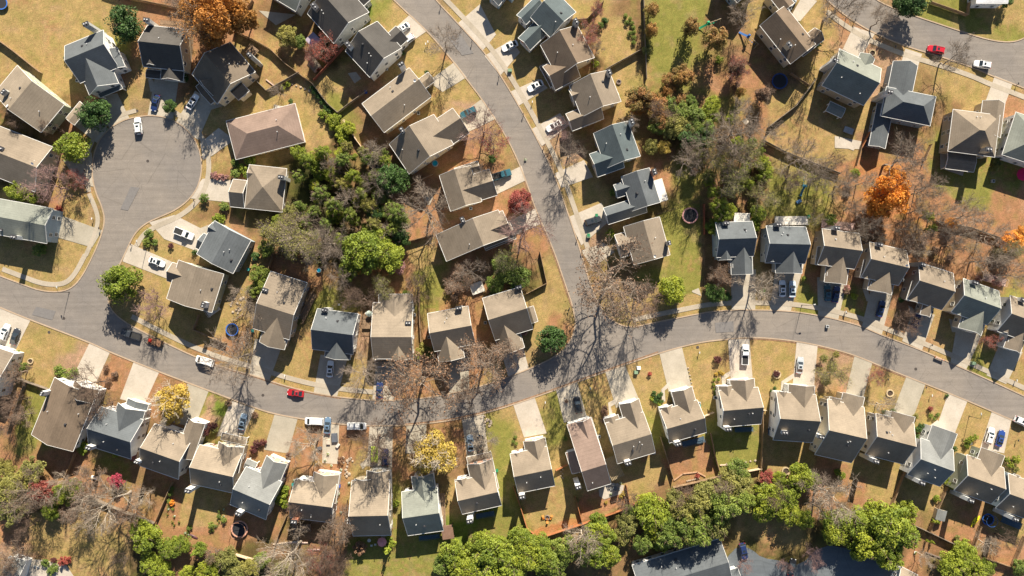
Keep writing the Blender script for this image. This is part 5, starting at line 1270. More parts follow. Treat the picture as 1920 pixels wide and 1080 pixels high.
CARS = [ # kind, colour, px, py, direction angle (plan, degrees, 0 = nose right, 90 = nose up), label
 ('suv','white',259,236,97,'white car parked on the cul-de-sac asphalt'),
 ('sedan','navy',291,193,255,'dark blue car on the shaded drive below the black-roofed house'),
 ('sedan','white',361,191,58,'white car on the drive below the dark-gabled house'),
 ('sedan','white',754,54,215,'upper of two white cars beside the white-walled house'),
 ('suv','white',763,76,215,'lower of two white cars beside the white-walled house'),
 ('suv','teal',878,211,205,'silver-teal car on the drive right of the long tan house'),
 ('sedan','white',956,86,205,'white car on the drive below the brick-gabled slate house'),
 ('sedan','white',1004,161,208,'white car on the drive left of the grey side-walled brown house'),
 ('sedan','white',1039,236,208,'white car on the drive above the teal-roofed house'),
 ('sedan','silver',1481,10,235,'silver car cut by the top edge on a white driveway'),
 ('suv','red',1755,93,168,'bright red car parked at the roadside, top right'),
 ('suv','white',1842,121,170,'white car parked at the roadside, top right'),
 ('pickup','white',345,438,338,'white pickup truck with dark bed on a pale driveway'),
 ('sedan','white',294,491,340,'white car with dark glass roof above the round green corner tree'),
 ('pickup','teal',940,328,18,'dark teal pickup truck on the drive beside the north road'),
 ('suv','dark',1112,414,18,'dark car nose to the slate garage, by a green bin'),
 ('sedan','white',1467,541,91,'left of two white cars before the charcoal roofed house'),
 ('sedan','lightblue',1486,542,89,'right of two white cars before the charcoal roofed house'),
 ('sedan','teal',1552,549,92,'left dark teal car before the third right-row garage'),
 ('sedan','navy',1568,552,80,'right navy car before the third right-row garage'),
 ('sedan','navy',1652,579,75,'navy car on the shaded drive of the fourth right-row house'),
 ('sedan','navy',1718,601,70,'dark car on the drive below the tiny pointed gable'),
 ('suv','white',9,623,70,'white car at the left edge on a pale drive'),
 ('sedan','dark',28,631,72,'dark grey car right of the white car at the left edge'),
 ('pickup','dark',246,627,163,'black pickup truck towing a loaded trailer on the street'),
 ('van','white',384,677,163,'white passenger van parked at the kerb beside the big bare tree'),
 ('sedan','bluegrey',455,791,78,'blue-grey car on the pale drive of the fifth bottom-row house'),
 ('sedan','white',619,692,86,'white car on the shaded drive of the slate middle-row house'),
 ('sedan','navy',712,731,89,'dark blue car beside the rusty tree at the kerb'),
 ('sedan','darkred',554,737,172,'dark red car parked on the lower street'),
 ('van','white',589,790,178,'white pickup-van at the kerb, left of the blue car'),
 ('sedan','steel',614,798,86,'blue car between two white vans on the lower street'),
 ('van','white',669,799,0,'white work van with ladder rack at the kerb'),
 ('jeep','lime',702,852,90,'lime green topped jeep nose up on a drive'),
 ('suv','navy',722,857,90,'dark blue car right of the lime jeep'),
 ('sedan','bluegrey',882,831,95,'blue-grey car on the drive right of the yellow tree'),
 ('sedan','dark',901,831,92,'dark car under bare twigs, right of the yellow tree'),
 ('suv','black',1083,759,100,'black car alone on a weathered drive, centre bottom row'),
 ('pickup','white',1397,665,88,'white pickup truck nose up on a pale drive'),
 ('sedan','silver',1500,685,84,'silver car on the white drive of the sixteenth bottom-row house'),
 ('suv','white',1856,817,72,'white car beside a blue car, lower right drive'),
 ('sedan','blue2',1876,822,74,'blue car beside a white car, lower right drive'),
 ('sedan','black',1485,1063,78,'black car on dark asphalt at the bottom edge'),
 ('suv','navy',1394,1034,282,'dark blue car by the grey-roofed building at the bottom'),
 ('suv','white',1917,791,335,'white car cut by the right edge on the street'),
]
def group_of(k): return 'vehicles parked in the neighbourhood'
for kind, colour, px, py, ang, lab in CARS:
    key = (kind, colour)
    if key not in CARP: CARP[key] = proto_tree(make_car(kind, colour))
    o = copy_proto(CARP[key]); p = wpt(px, py, .8)
    o.location = (p.x, p.y, .05 if not (kind and (px, py) in ((259,236),(1755,93),(1842,121),(246,627),(384,677),(554,737),(589,790),(669,799),(1917,791))) else .013)
    o.rotation_euler = (0, 0, R(ang))
    tag(o, lab, {'sedan':'car','suv':'car','van':'van','pickup':'pickup truck','jeep':'jeep'}[kind], group_of(kind))
for q in CARP.values(): drop_proto(q)
# ladder rack on the work van stays a part of the van
wv = [o for o in col.objects if o.get('label', '').startswith('white work van')][0]
lad = MB()
for y_ in (-.35, -.05, .35): lad.box(-2.2, y_-.03, 2.02, 1.2, y_+.03, 2.08)
for i in range(12): lad.box(-2.1+i*.28, -.32, 2.03, -2.06+i*.28, -.08, 2.07)
for i in (-1.8, -.4, .9): lad.box(i-.03, -.8, 1.94, i+.03, .8, 2.02)
lad.build('ladder_rack', M_rim, wv)
# trailer with its load
t = empty('utility_trailer', (*wpt(290, 641, .6).to_2d(), .013), R(163)); tag(t, 'open trailer loaded with wood and red equipment behind the black pickup', 'trailer')
mb = MB(); mb.box(-2.3,-1,.5,2.0,1,.58); mb.build('deck', surf('trailer_wood', (.20,.12,.07)), t)
mb = MB()
for y_ in (-1, 1): mb.box(-2.3,y_-.04,.95,2.0,y_+.04,1.02); [mb.box(x_,y_-.03,.5,x_+.06,y_+.03,1.0) for x_ in (-2.3,-1.2,0,1.0,1.94)]
mb.tube((2,-.8,.52),(3.2,0,.52),.05); mb.tube((2,.8,.52),(3.2,0,.52),.05); mb.box(-2.36,-1,.5,-2.3,1,1.9); mb.build('frame', M_black, t)
tm = MB(); tm.tube((0,-.12,0),(0,.12,0),.34,n=14); tmm = tm.mesh('wheel', M_tyre)
for sy in (-1, 1):
    for x_ in (-.9, -.1): w_ = obj('wheel', tmm, t); w_.location = (x_, sy*1.12, .34)
mb = MB(); rr = random.Random(5)
for i in range(26):
    x_, y_ = rr.uniform(-2,.6), rr.uniform(-.7,.7); M_ = Matrix.Translation((x_, y_, .66+rr.random()*.35))@Matrix.Rotation(rr.uniform(0,3),4,'Z')
    mb.box(-rr.uniform(.3,.8),-.07,-.05,rr.uniform(.3,.8),.07,.05,M_)
lw = mb.build('lumber_pile', surf('scrap_wood', (.24,.13,.08), var=.4)); lw.matrix_world = Matrix.Translation(t.location)@Matrix.Rotation(R(163),4,'Z')
tag(lw, 'heap of brown planks lying on the open trailer', 'planks')
mb = MB(); mb.frustum((-.5,-.35,.5,.35),(-.3,-.25,.3,.25),.6,1.1); mb.box(.1,-.5,.6,.3,.5,.8)
for sy in (-.45,.45): mb.tube((-.35,sy-.06,.75),(-.35,sy+.06,.75),.17,n=10)
lm_ = mb.build('lawn_mower', surf('mower_red', (.45,.03,.02))); lm_.matrix_world = Matrix.Translation(t.location)@Matrix.Rotation(R(163),4,'Z')@Matrix.Translation((1.35,0,0))
tag(lm_, 'red mower standing at the front of the open trailer', 'mower')

# ================================================================ fences
WD = {'wood':surf('fence_wood', (.29,.195,.115), var=.3, scale=.6), 'orange':surf('fence_cedar', (.40,.165,.07), var=.25, scale=.6), 'grey':surf('fence_grey', (.22,.18,.14), var=.3, scale=.6),
      'cream':surf('fence_cream', (.56,.43,.30), var=.15), 'dark':surf('fence_dark', (.05,.042,.035), var=.2), 'redw':surf('fence_redwood', (.30,.10,.06), var=.25)}
pm = {}
for k, m in WD.items():
    q = MB(); q.box(-.06,-.06,0,.06,.06,1.95); pm[k] = q.mesh('post', m)
FN = {'wood':'weathered wooden board fence','orange':'orange cedar board fence','grey':'grey wooden board fence','cream':'pale cream timber fence','dark':'dark thin-railed fence','redw':'reddish wooden fence'}
def fence(kind, pts, h=1.8):
    w = [wpt(x_, y_, 0) for x_, y_ in pts]; o0 = w[0]
    root = empty('wooden_fence' if kind != 'dark' else 'rail_fence', (o0.x, o0.y, 0)); mb = MB(); posts = []
    for a, b_ in zip(w[:-1], w[1:]):
        d = b_-a; L = d.length; d.normalize(); ang = math.atan2(d.y, d.x); M0 = Matrix.Translation(a-o0)@Matrix.Rotation(ang, 4, 'Z')
        if kind == 'dark':
            n = max(2, int(L/.4)); mb.box(0,-.02,h-.3,L,.02,h-.24,M0); mb.box(0,-.02,.2,L,.02,.26,M0)
            for i in range(n): mb.box(L*i/n-.012,-.012,.1,L*i/n+.012,.012,h-.2,M0)
        else:
            n = max(1, int(L/.30)); s_ = L/n
            for i in range(n): mb.box(i*s_+.01, -.014+(i % 2)*.012, .04, (i+1)*s_-.01, .014+(i % 2)*.012, h-(i*7 % 3)*.012, M0)
            for z in (.35, h-.35): mb.box(0, .03, z, L, .085, z+.09, M0)
            mb.box(0,-.045,h,L,.06,h+.035,M0)
        k = max(1, int(L/3.4))
        for i in range(k+1): posts.append((a-o0+d*(L*i/k), ang))
    mb.build('board_panel' if kind != 'dark' else 'railing', WD[kind], root)
    last = None
    for p, ang in posts:
        if last is not None and (p-last).length < .3: continue
        last = p; q = obj('post', pm[kind], root); q.location = p+Vector((0,0,0)); q.rotation_euler = (0,0,ang); q.scale = (1,1,h/1.8)
    mid = pts[len(pts)//2] if len(pts) > 2 else ((pts[0][0]+pts[1][0])/2, (pts[0][1]+pts[1][1])/2)
    later(root, mid[0], mid[1], FN[kind], 'fence', 'garden fences')
for k, P in [
 ('wood',[(-20,62),(30,98),(80,138)]),('wood',[(195,-15),(225,-5),(310,12),(357,22)]),('wood',[(476,4),(440,60),(480,78),(510,95),(535,120),(562,140),(587,158)]),
 ('grey',[(562,138),(502,172),(478,148)]),('redw',[(590,152),(620,120),(645,92)]),('grey',[(587,158),(615,195),(635,213),(655,197),(690,172)]),
 ('cream',[(645,228),(668,262),(690,292)]),('wood',[(692,292),(735,268),(752,255)]),('wood',[(717,376),(780,342),(812,328)]),('wood',[(757,456),(812,440)]),
 ('wood',[(1052,42),(1100,38),(1131,5)]),('grey',[(1135,132),(1200,96)]),('grey',[(1205,-10),(1208,70),(1211,150)]),('grey',[(1438,240),(1490,200),(1527,150)]),('wood',[(1480,140),(1514,162)]),
 ('orange',[(1645,202),(1632,240),(1612,278)]),('wood',[(1612,275),(1602,312)]),('grey',[(1428,264),(1470,286),(1505,300),(1572,326)]),('grey',[(1750,415),(1815,427),(1872,447)]),('wood',[(1742,272),(1729,302)]),
 ('dark',[(1232,402),(1312,376),(1317,460),(1319,543)]),('wood',[(1319,545),(1360,545)]),
 ('orange',[(963,912),(977,952),(988,988),(1010,1007),(1092,980)]),('orange',[(1092,980),(1172,952),(1195,940)]),('orange',[(1078,930),(1091,978)]),('orange',[(1173,908),(1180,945)]),
 ('orange',[(1042,880),(1063,870)]),('wood',[(1237,818),(1250,860),(1261,897)]),('wood',[(1261,912),(1300,903),(1345,892)]),('wood',[(1331,812),(1338,850),(1349,889)]),('wood',[(1428,772),(1427,830),(1424,880)]),
 ('cream',[(1350,891),(1388,884),(1425,877)]),('cream',[(1314,781),(1336,772)]),('cream',[(1428,768),(1434,768)]),
 ('wood',[(1665,955),(1684,905),(1705,855)]),('wood',[(1740,995),(1755,950),(1772,912)]),('grey',[(1711,983),(1750,1001),(1775,1013),(1818,1031)]),('wood',[(1895,1057),(1917,1005)]),('wood',[(1845,1045),(1897,1062),(1925,1077)]),
 ('wood',[(1820,1028),(1834,985)]),('wood',[(295,977),(310,942),(327,902)]),('grey',[(155,922),(210,947),(292,979)]),('wood',[(125,897),(145,847)]),('grey',[(15,699),(52,714),(95,729)]),('grey',[(52,716),(36,762),(20,812)]),
 ('wood',[(515,1030),(527,995),(540,965)]),('wood',[(641,1030),(647,985),(653,935)]),('wood',[(555,606),(575,572),(594,538)]),('wood',[(786,538),(787,590),(790,640)]),('wood',[(985,552),(1025,531),(1012,472)]),
 ('wood',[(367,618),(395,631),(426,643)]),('wood',[(366,618),(376,590)]),('wood',[(1742,7),(1810,31),(1815,-5)]),('wood',[(505,508),(515,475),(560,480)]),
 ('grey',[(430,942),(470,955)]),('cream',[(442,1037),(476,1047)]),('redw',[(1318,384),(1319,440)]),('wood',[(728,872),(735,935)]),('wood',[(1110,95),(1112,130)]),
]: fence(k, P)

# ================================================================ street furniture and garden things
def at(px, py, z=0, h=0): p = wpt(px, py, h); return (p.x, p.y, z)
M_post = surf('mailbox_post', (.25,.17,.10)); M_mbox = surf('mailbox_metal', (.06,.06,.065), rough=.4); M_mwhite = surf('mailbox_white', (.7,.7,.68), rough=.4)
def mailbox(px, py, white=False, rz=0):
    t = empty('mailbox', at(px, py), rz); a = MB(); a.box(-.06,-.06,0,.06,.06,1.1); a.box(-.06,-.06,.95,.06,.4,1.05); a.build('post', M_post, t)
    b_ = MB(); b_.box(-.12,-.05,1.1,.12,.5,1.24); 
    for i in range(6):
        t0, t1 = math.pi*i/6, math.pi*(i+1)/6
        b_.add([(.12*math.cos(t0),-.05,1.24+.12*math.sin(t0)),(.12*math.cos(t1),-.05,1.24+.12*math.sin(t1)),(.12*math.cos(t1),.5,1.24+.12*math.sin(t1)),(.12*math.cos(t0),.5,1.24+.12*math.sin(t0))],[(0,1,2,3)])
    b_.build('box', M_mwhite if white else M_mbox, t)
    c = MB(); c.box(.13,.1,1.2,.15,.14,1.4); c.build('flag', surf('flag_red', (.5,.02,.02)), t)
    later(t, px, py, 'white kerbside mailbox' if white else 'black kerbside mailbox', 'mailbox', 'mailboxes along the kerbs')
for x_, y_ in ((1082,724),(1067,580),(826,15),(885,82),(935,148),(981,217),(1020,275),(1082,448),(1091,472),(1584,588),(1665,616),(1744,648),(1733,727),(162,322),(189,430),(248,460),(366,378),(381,297),(1601,41),(1676,91),(1905,160),(1662,712),(1905,826)): mailbox(x_, y_)
for x_, y_ in ((536,705),(799,86),(803,82),(998,194),(1310,662),(1022,755),(1902,714),(1583,586),(1744,742),(176,412)): mailbox(x_, y_, True)
M_lpole = surf('lamp_pole', (.05,.045,.04), rough=.5); M_lhead = surf('lamp_head', (.45,.45,.43), rough=.4)
def lamp(px, py, ang, lab, H_=5.6):
    t = empty('street_lamp', at(px, py), R(ang)); a = MB(); a.tube((0,0,0),(0,0,.5),.14,.11); a.tube((0,0,.5),(0,0,H_),.08,.055); a.build('pole', M_lpole, t)
    b_ = MB(); b_.tube((0,0,H_-.05),(.7,0,H_+.35),.045); b_.tube((.7,0,H_+.35),(1.3,0,H_+.4),.045); b_.build('arm', M_lpole, t)
    c = MB(); c.frustum((1.1,-.16,1.8,.16),(1.2,-.1,1.7,.1),H_+.3,H_+.48); c.build('lamp_head', M_lhead, t)
    tag(t, lab, 'street lamp', 'street lamps')
lamp(1503,572,10,'street lamp on the verge above the eastern curve, arm to the right'); lamp(1105,733,100,'street lamp on the lawn beside the black car drive')
lamp(276,464,100,'street lamp on the lawn below the cul-de-sac throat'); lamp(1586,34,60,'street lamp beside the top right road and bare tree')
lamp(1817,780,90,'street lamp on the lawn at the lower right street'); lamp(130,548,100,'street lamp at the cul-de-sac street corner, left'); 
M_util = surf('utility_green', (.18,.27,.17)); 
for x_, y_, w_, n_ in ((1192,698,1,'pale green'),(1197,690,0,'white'),(1823,681,1,'pale green'),(956,133,1,'pale green'),(1103,443,1,'pale green')):
    a = MB(); a.box(-.6,-.5,0,.6,.5,.12); a.frustum((-.55,-.45,.55,.45),(-.5,-.4,.5,.4),.12,1.0); o = a.build('utility_box', M_util if w_ else M_mwhite); o.location = at(x_, y_)
    later(o, x_, y_, n_+' utility box on the grass', 'utility box', 'utility boxes')
# street barrier
t = empty('street_barrier', at(1759,672), R(-22)); tag(t, 'orange and white striped barrier on the kerb of the eastern street', 'barrier')
for i in range(9):
    a = MB(); a.box(-1.35+i*.3,-.06,.35,-1.05+i*.3,.06,.95); a.build('board', surf('barrier_orange',(.75,.22,.04)) if i % 2 == 0 else M_mwhite, t)
for x_ in (-1.1, 1.1): a = MB(); a.box(x_-.05,-.35,0,x_+.05,.35,.35); a.build('foot', M_black, t)
# trampolines
M_mat = surf('trampoline_mat', (.02,.02,.024), var=.1)
def tramp(px, py, r, colr, lab, net=False, h=.9):
    r = r*S; t = empty('trampoline', at(px, py, 0, h)); a = MB(); a.disc((0,0,h),r*.86,32,.02); a.build('jumping_mat', M_mat, t)
    b_ = MB(); n = 40; vs = []
    for rr, z in ((r*.84,h+.03),(r,h+.05),(r,h-.02),(r*.84,h-.03)):
        for j in range(n): q = 2*math.pi*j/n; vs.append((rr*math.cos(q), rr*math.sin(q), z))
    b_.add(vs, [(k*n+j, k*n+(j+1) % n, ((k+1) % 4)*n+(j+1) % n, ((k+1) % 4)*n+j) for k in range(4) for j in range(n)]); b_.build('rim_pad', surf('pad_'+colr[0], colr[1]), t)
    for k in range(6):
        q = k*math.pi/3; c = MB(); c.tube((r*.93*math.cos(q),r*.93*math.sin(q),0),(r*.93*math.cos(q),r*.93*math.sin(q),h if not net else h+1.9),.035,n=6); c.build('leg', M_rim, t)
    if net:
        c = MB(); c.ring((0,0,h+1.9), r*.95, .04, 32, 5); c.build('net_hoop', surf('pad_'+colr[0], colr[1]), t)
    tag(t, lab, 'trampoline', 'trampolines in the gardens')
PK = ('pink',(.55,.28,.26)); BL = ('blue',(.03,.12,.42)); DK = ('dark',(.06,.07,.08))
tramp(1294,404,15,PK,'round trampoline with a pink rim on the fenced green lawn')
tramp(1462,152,15,('navy',(.02,.05,.16)),'dark blue trampoline in shade below the cream top right house')
tramp(707,311,13,DK,'dark round trampoline above the dark evergreen, centre left'); tramp(435,618,12,BL,'blue rimmed trampoline above the big bare tree by the street')
tramp(449,992,16,('salmon',(.50,.26,.18)),'salmon rimmed trampoline with tall net hoop, lower left garden',True); tramp(1853,974,11,BL,'blue rimmed trampoline behind the twentieth bottom-row house',True); tramp(2,6,12,BL,'blue trampoline cut by the upper left corner')
# parasols
def parasol(px, py, r, c, nm, lab):
    t = empty('parasol', at(px, py, 0, 2.3)); r *= S; a = MB(); a.tube((0,0,0),(0,0,2.6),.03); a.tube((0,0,0),(0,0,.08),.3,n=12); a.build('pole', M_rim, t)
    b_ = MB(); n = 8; vs = [(0,0,2.6)]+[(r*math.cos(2*math.pi*j/n), r*math.sin(2*math.pi*j/n), 2.1) for j in range(n)]+[(0,0,2.55)]+[(r*math.cos(2*math.pi*j/n), r*math.sin(2*math.pi*j/n), 2.06) for j in range(n)]
    b_.add(vs, [(0,1+j,1+(j+1) % n) for j in range(n)]+[(n+1,n+2+(j+1) % n,n+2+j) for j in range(n)]+[(1+j,n+2+j,n+2+(j+1) % n,1+(j+1) % n) for j in range(n)]); b_.build('canopy', surf('canvas_'+nm, c, var=.1), t)
    tag(t, lab, 'parasol')
parasol(716,1017,9,(.62,.26,.28),'pink','pink parasol on the rear terrace beside the yellow-green cone shrub')
parasol(1919,327,12,(.50,.01,.08),'crimson','crimson parasol cut by the right edge in a shaded garden')
parasol(692,588,6,(.40,.47,.42),'sage','pale green parasol on the shaded deck left of the tan house')
parasol(646,312,0.1,(0,0,0),'x','x') if False else None
# decks
def deck(px, py, w, d, ang, mat, lab, h=.8):
    w *= S; d *= S; t = empty('wooden_deck', at(px, py, 0, h), R(ang)); a = MB(); n = max(3, int(d/.25))
    for i in range(n): a.box(-w/2, -d/2+i*d/n+.01, h-.05, w/2, -d/2+(i+1)*d/n-.01, h)
    a.build('deck_boards', mat, t)
    b_ = MB()
    for y_ in (-d/2, d/2-.06): b_.box(-w/2,y_,h+.85,w/2,y_+.06,h+.93)
    for x_ in (-w/2, w/2-.06): b_.box(x_,-d/2+.06,h+.85,x_+.06,d/2-.06,h+.93)
    k = int((w+d)/.5)
    for i in range(int(w/.35)+1):
        for y_ in (-d/2, d/2-.05): b_.box(-w/2+i*.35,y_,h,-w/2+i*.35+.04,y_+.04,h+.85)
    b_.build('railing', mat, t)
    for sx in (-1, 1):
        for sy in (-1, 1): c = MB(); c.box(sx*(w/2-.1)-.06,sy*(d/2-.1)-.06,0,sx*(w/2-.1)+.06,sy*(d/2-.1)+.06,h-.05); c.build('post', mat, t)
    later(t, px, py, lab, 'deck', 'garden decks')
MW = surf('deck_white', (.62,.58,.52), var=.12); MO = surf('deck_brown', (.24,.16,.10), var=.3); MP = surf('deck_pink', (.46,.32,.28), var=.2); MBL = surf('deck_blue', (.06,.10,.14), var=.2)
for a_ in ((1484,414,62,16,0,MW,'white painted rear deck'),(1570,423,60,14,-6,MP,'pinkish boarded rear deck'),(398,580,26,18,35,MW,'white rear deck'),(322,46,44,14,-4,MO,'brown rear deck'),
           (692,603,26,26,0,MO,'dark brown rear deck'),(950,90,0,0,0,MO,'x'),(1460,808,40,12,2,MBL,'blue shaded rear deck'),(910,965,34,9,10,MBL,'blue shaded rear deck'),(805,1007,38,8,6,MBL,'blue shaded rear deck'),
           (1300,828,42,10,14,MBL,'blue shaded rear deck'),(1395,805,34,8,2,MBL,'blue shaded rear deck'),(1865,525,44,14,-16,MP,'pinkish boarded rear deck'),(1755,502,30,14,-18,MO,'brown rear deck'),(473,96,18,18,50,MO,'brown rear deck'),(550,555,0,0,0,MO,'x'),
           (565,990,36,14,2,MO,'brown rear deck'),(523,203,16,8,-12,MW,'white rear deck'),(1897,980,40,12,-22,MBL,'blue shaded rear deck'),(600,975,30,12,0,MO,'brown rear deck'),(830,955,10,60,2,MO,'long narrow brown garden deck'),(895,540,24,20,20,MW,'white rear deck'),(575,577,14,60,-25,MO,'long narrow brown garden deck')):
    if a_[2]: deck(*a_)
# flat white sunroom and awning roofs, patio cover, sheds
def cover(px, py, w, d, ang, mat, lab, h=2.6, slats=False, name='patio_cover', cat='patio cover'):
    w *= S; d *= S; t = empty(name, at(px, py, 0, h), R(ang)); a = MB()
    if slats:
        n = int(w/.4)
        for i in range(n): a.box(-w/2+i*w/n,-d/2,h,-w/2+i*w/n+.22,d/2,h+.1)
        for y_ in (-d/2+.2, 0, d/2-.3): a.box(-w/2,y_,h-.15,w/2,y_+.1,h-.01)
    else: a.frustum((-w/2,-d/2,w/2,d/2),(-w/2+.08,-d/2+.08,w/2-.08,d/2-.08),h,h+.16)
    a.build('roof', mat, t)
    for sx in (-1, 1):
        for sy in (-1, 1): c = MB(); c.box(sx*(w/2-.2)-.07,sy*(d/2-.2)-.07,0,sx*(w/2-.2)+.07,sy*(d/2-.2)+.07,h-.01); c.build('post', mat, t)
    later(t, px, py, lab, cat)
cover(1239,357,17,42,16,MW,'flat white sunroom roof'); cover(1391,408,30,17,-2,MW,'flat white canopy'); cover(1151,877,26,42,24,surf('lattice_tan',(.27,.21,.13),var=.2),'tan slatted patio cover',slats=True)
cover(1153,171,8,20,28,MW,'small white awning'); cover(1398,228,10,10,40,surf('tarp_beige',(.45,.38,.30)),'small beige canopy')
cover(587,75,22,22,45,surf('tarp_mauve',(.33,.28,.36)),'mauve square canopy'); cover(839,998,22,26,8,surf('tarp_brown',(.17,.10,.07)),'brown square canopy')
def shed(px, py, w, d, ang, rc, lab):
    w *= S; d *= S; t = empty('garden_shed', at(px, py, 0, 2), R(ang)); a = MB(); a.box(-w/2+.1,-d/2+.1,0,w/2-.1,d/2-.1,2); a.add([(-w/2+.1,-d/2+.1,2),(w/2-.1,-d/2+.1,2),(0,-d/2+.1,2.62),(-w/2+.1,d/2-.1,2),(w/2-.1,d/2-.1,2),(0,d/2-.1,2.62)],[(0,1,2),(5,4,3)])
    a.build('wall', wallm('cream'), t); b_ = MB(); k = .08
    b_.add([(-w/2,-d/2,1.98),(0,-d/2,2.75),(w/2,-d/2,1.98),(-w/2,d/2,1.98),(0,d/2,2.75),(w/2,d/2,1.98),(-w/2,-d/2,1.9),(0,-d/2,2.65),(w/2,-d/2,1.9),(-w/2,d/2,1.9),(0,d/2,2.65),(w/2,d/2,1.9)],
           [(0,3,4,1),(1,4,5,2),(6,7,10,9),(7,8,11,10),(0,1,7,6),(1,2,8,7),(3,9,10,4),(4,10,11,5),(0,6,9,3),(2,5,11,8)])
    b_.build('roof', rc, t); c = MB(); c.box(-.45,-d/2+.04,.02,.45,-d/2+.1,1.8); c.build('door', M_door, t); later(t, px, py, lab, 'shed')
shed(1765,966,18,20,-14,roofm('grey'),'small white-trimmed garden shed'); shed(250,855,12,18,-15,surf('shed_red',(.22,.08,.06)),'reddish brown garden shed'); shed(589,122,18,18,40,roofm('umber'),'small brown garden shed'); shed(1582,982,0.1,0.1,0,roofm('tan'),'x') if False else None
# swing sets
def swing(px, py, ang, c, nm, lab, slide=True):
    t = empty('swing_set', at(px, py), R(ang)); a = MB()
    for x_ in (-1.6, 1.6):
        for s_ in (-1, 1): a.tube((x_,s_*1.0,0),(x_,0,2.3),.06)
    a.tube((-1.8,0,2.3),(1.8,0,2.3),.07); a.build('frame', surf('swing_wood',(.42,.33,.22)), t)
    for x_ in (-.8, 0, .8):
        b_ = MB(); b_.box(x_-.22,-.1,.5,x_+.22,.1,.54); b_.build('swing_seat', surf('play_'+nm, c), t)
        d_ = MB(); d_.tube((x_-.18,0,.54),(x_-.18,0,2.25),.012,n=4); d_.tube((x_+.18,0,.54),(x_+.18,0,2.25),.012,n=4); d_.build('chain', M_rim, t)
    if slide:
        b_ = MB()
        for i in range(8):
            t0, t1 = i/8, (i+1)/8; z = lambda q: 1.6*(1-q)**1.4+.2
            b_.add([(2.0+2.6*t0,-.3,z(t0)),(2.0+2.6*t1,-.3,z(t1)),(2.0+2.6*t1,.3,z(t1)),(2.0+2.6*t0,.3,z(t0)),(2.0+2.6*t0,-.3,z(t0)-.06),(2.0+2.6*t1,-.3,z(t1)-.06),(2.0+2.6*t1,.3,z(t1)-.06),(2.0+2.6*t0,.3,z(t0)-.06)],[(0,1,2,3),(7,6,5,4),(0,4,5,1),(2,6,7,3)])
        b_.box(1.6,-.5,1.7,2.1,.5,1.78); b_.build('slide', surf('play_'+nm, c), t)
        e_ = MB(); e_.frustum((1.5,-.6,2.2,.6),(1.7,-.05,2.0,.05),2.3,2.9); [e_.box(x_,y_,0,x_+.06,y_+.06,2.3) for x_ in (1.55,2.1) for y_ in (-.5,.45)]; e_.build('fort_roof', surf('play_'+nm, c), t)
    later(t, px, py, lab, 'swing set')
swing(1337,44,200,(.02,.30,.14),'green','wooden swing set with green slide'); swing(1506,338,260,(.03,.16,.26),'blue','swing set with teal awning and slide'); swing(1409,80,140,(.03,.10,.28),'royal','playset with bright blue slide'); swing(450,595,30,(.4,.05,.03),'red','small red swing set',False)
swing(1465,60,60,(.03,.10,.28),'royal','playset') if False else None
# garden tables and chairs, fire pits, planters, bins, AC units, kayaks, playhouses
def chair(px, py, ang, c, nm, lab):
    t = empty('garden_chair', at(px, py), R(ang)); m = surf('chair_'+nm, c); a = MB(); a.box(-.28,-.28,.38,.28,.28,.43); a.build('seat', m, t); b_ = MB(); b_.box(-.28,.24,.43,.28,.30,.95); b_.build('backrest', m, t)
    for x_ in (-.25, .21):
        for y_ in (-.25, .21): l_ = MB(); l_.box(x_,y_,0,x_+.05,y_+.05,.38); l_.build('leg', m, t)
    later(t, px, py, lab, 'chair', 'garden chairs')
def table(px, py, r, c, nm, lab):
    t = empty('garden_table', at(px, py)); m = surf('table_'+nm, c); a = MB(); a.disc((0,0,.75),r,20,.04); a.build('table_top', m, t); b_ = MB(); b_.tube((0,0,0),(0,0,.71),.05); b_.tube((0,0,0),(0,0,.04),.28,n=10); b_.build('pedestal', m, t); later(t, px, py, lab, 'table')
WT = (.62,.62,.58); GY = (.12,.13,.14)
table(692,592,.8,(.5,.56,.5),'pale','round pale garden table'); [chair(692+7*math.cos(k), 592+7*math.sin(k), 90-k*57, WT, 'white', 'white garden chair') for k in (0.5, 2.1, 3.9, 5.2)]
table(1153,914,.7,GY,'grey','round grey patio table'); [chair(1153+8*math.cos(k), 914+8*math.sin(k), 90-k*57, (.3,.31,.32), 'grey', 'grey patio chair') for k in (0.2, 1.4, 2.8, 4.2, 5.3)]
[chair(x_, y_, a_, (.60,.27,.07), 'orange', 'orange chair by the fire pit') for x_, y_, a_ in ((1018,967,120),(1026,978,180),(1034,967,240))]
[chair(x_, y_, 0, WT, 'white', 'white garden chair') for x_, y_ in ((67,1061),(73,1062),(697,1022),(704,1020),(1500,416),(1490,413),(405,575),(392,587),(645,575),(636,571))]
table(398,582,.9,(.45,.33,.28),'umber','round brown deck table'); table(1492,417,.6,(.7,.5,.45),'rose','small rose deck table'); table(693,1012,.5,WT,'white','small white terrace table')
def firepit(px, py, r, c, lab, nm='fire_pit'):
    t = empty(nm, at(px, py)); a = MB(); n = 20; vs = []
    for rr, z in ((r*.7,.4),(r,.4),(r,0),(r*.7,.1)):
        for j in range(n): q = 2*math.pi*j/n; vs.append((rr*math.cos(q), rr*math.sin(q), z))
    a.add(vs, [(k*n+j,k*n+(j+1) % n,((k+1) % 4)*n+(j+1) % n,((k+1) % 4)*n+j) for k in range(4) for j in range(n)]); a.build('stone_ring', surf('stone_'+nm, c, var=.3), t)
    b_ = MB(); b_.disc((0,0,.15),r*.72,16,.1); b_.build('soil', surf('soil_dark', (.06,.04,.03)), t); later(t, px, py, lab, 'fire pit' if nm == 'fire_pit' else 'planter')
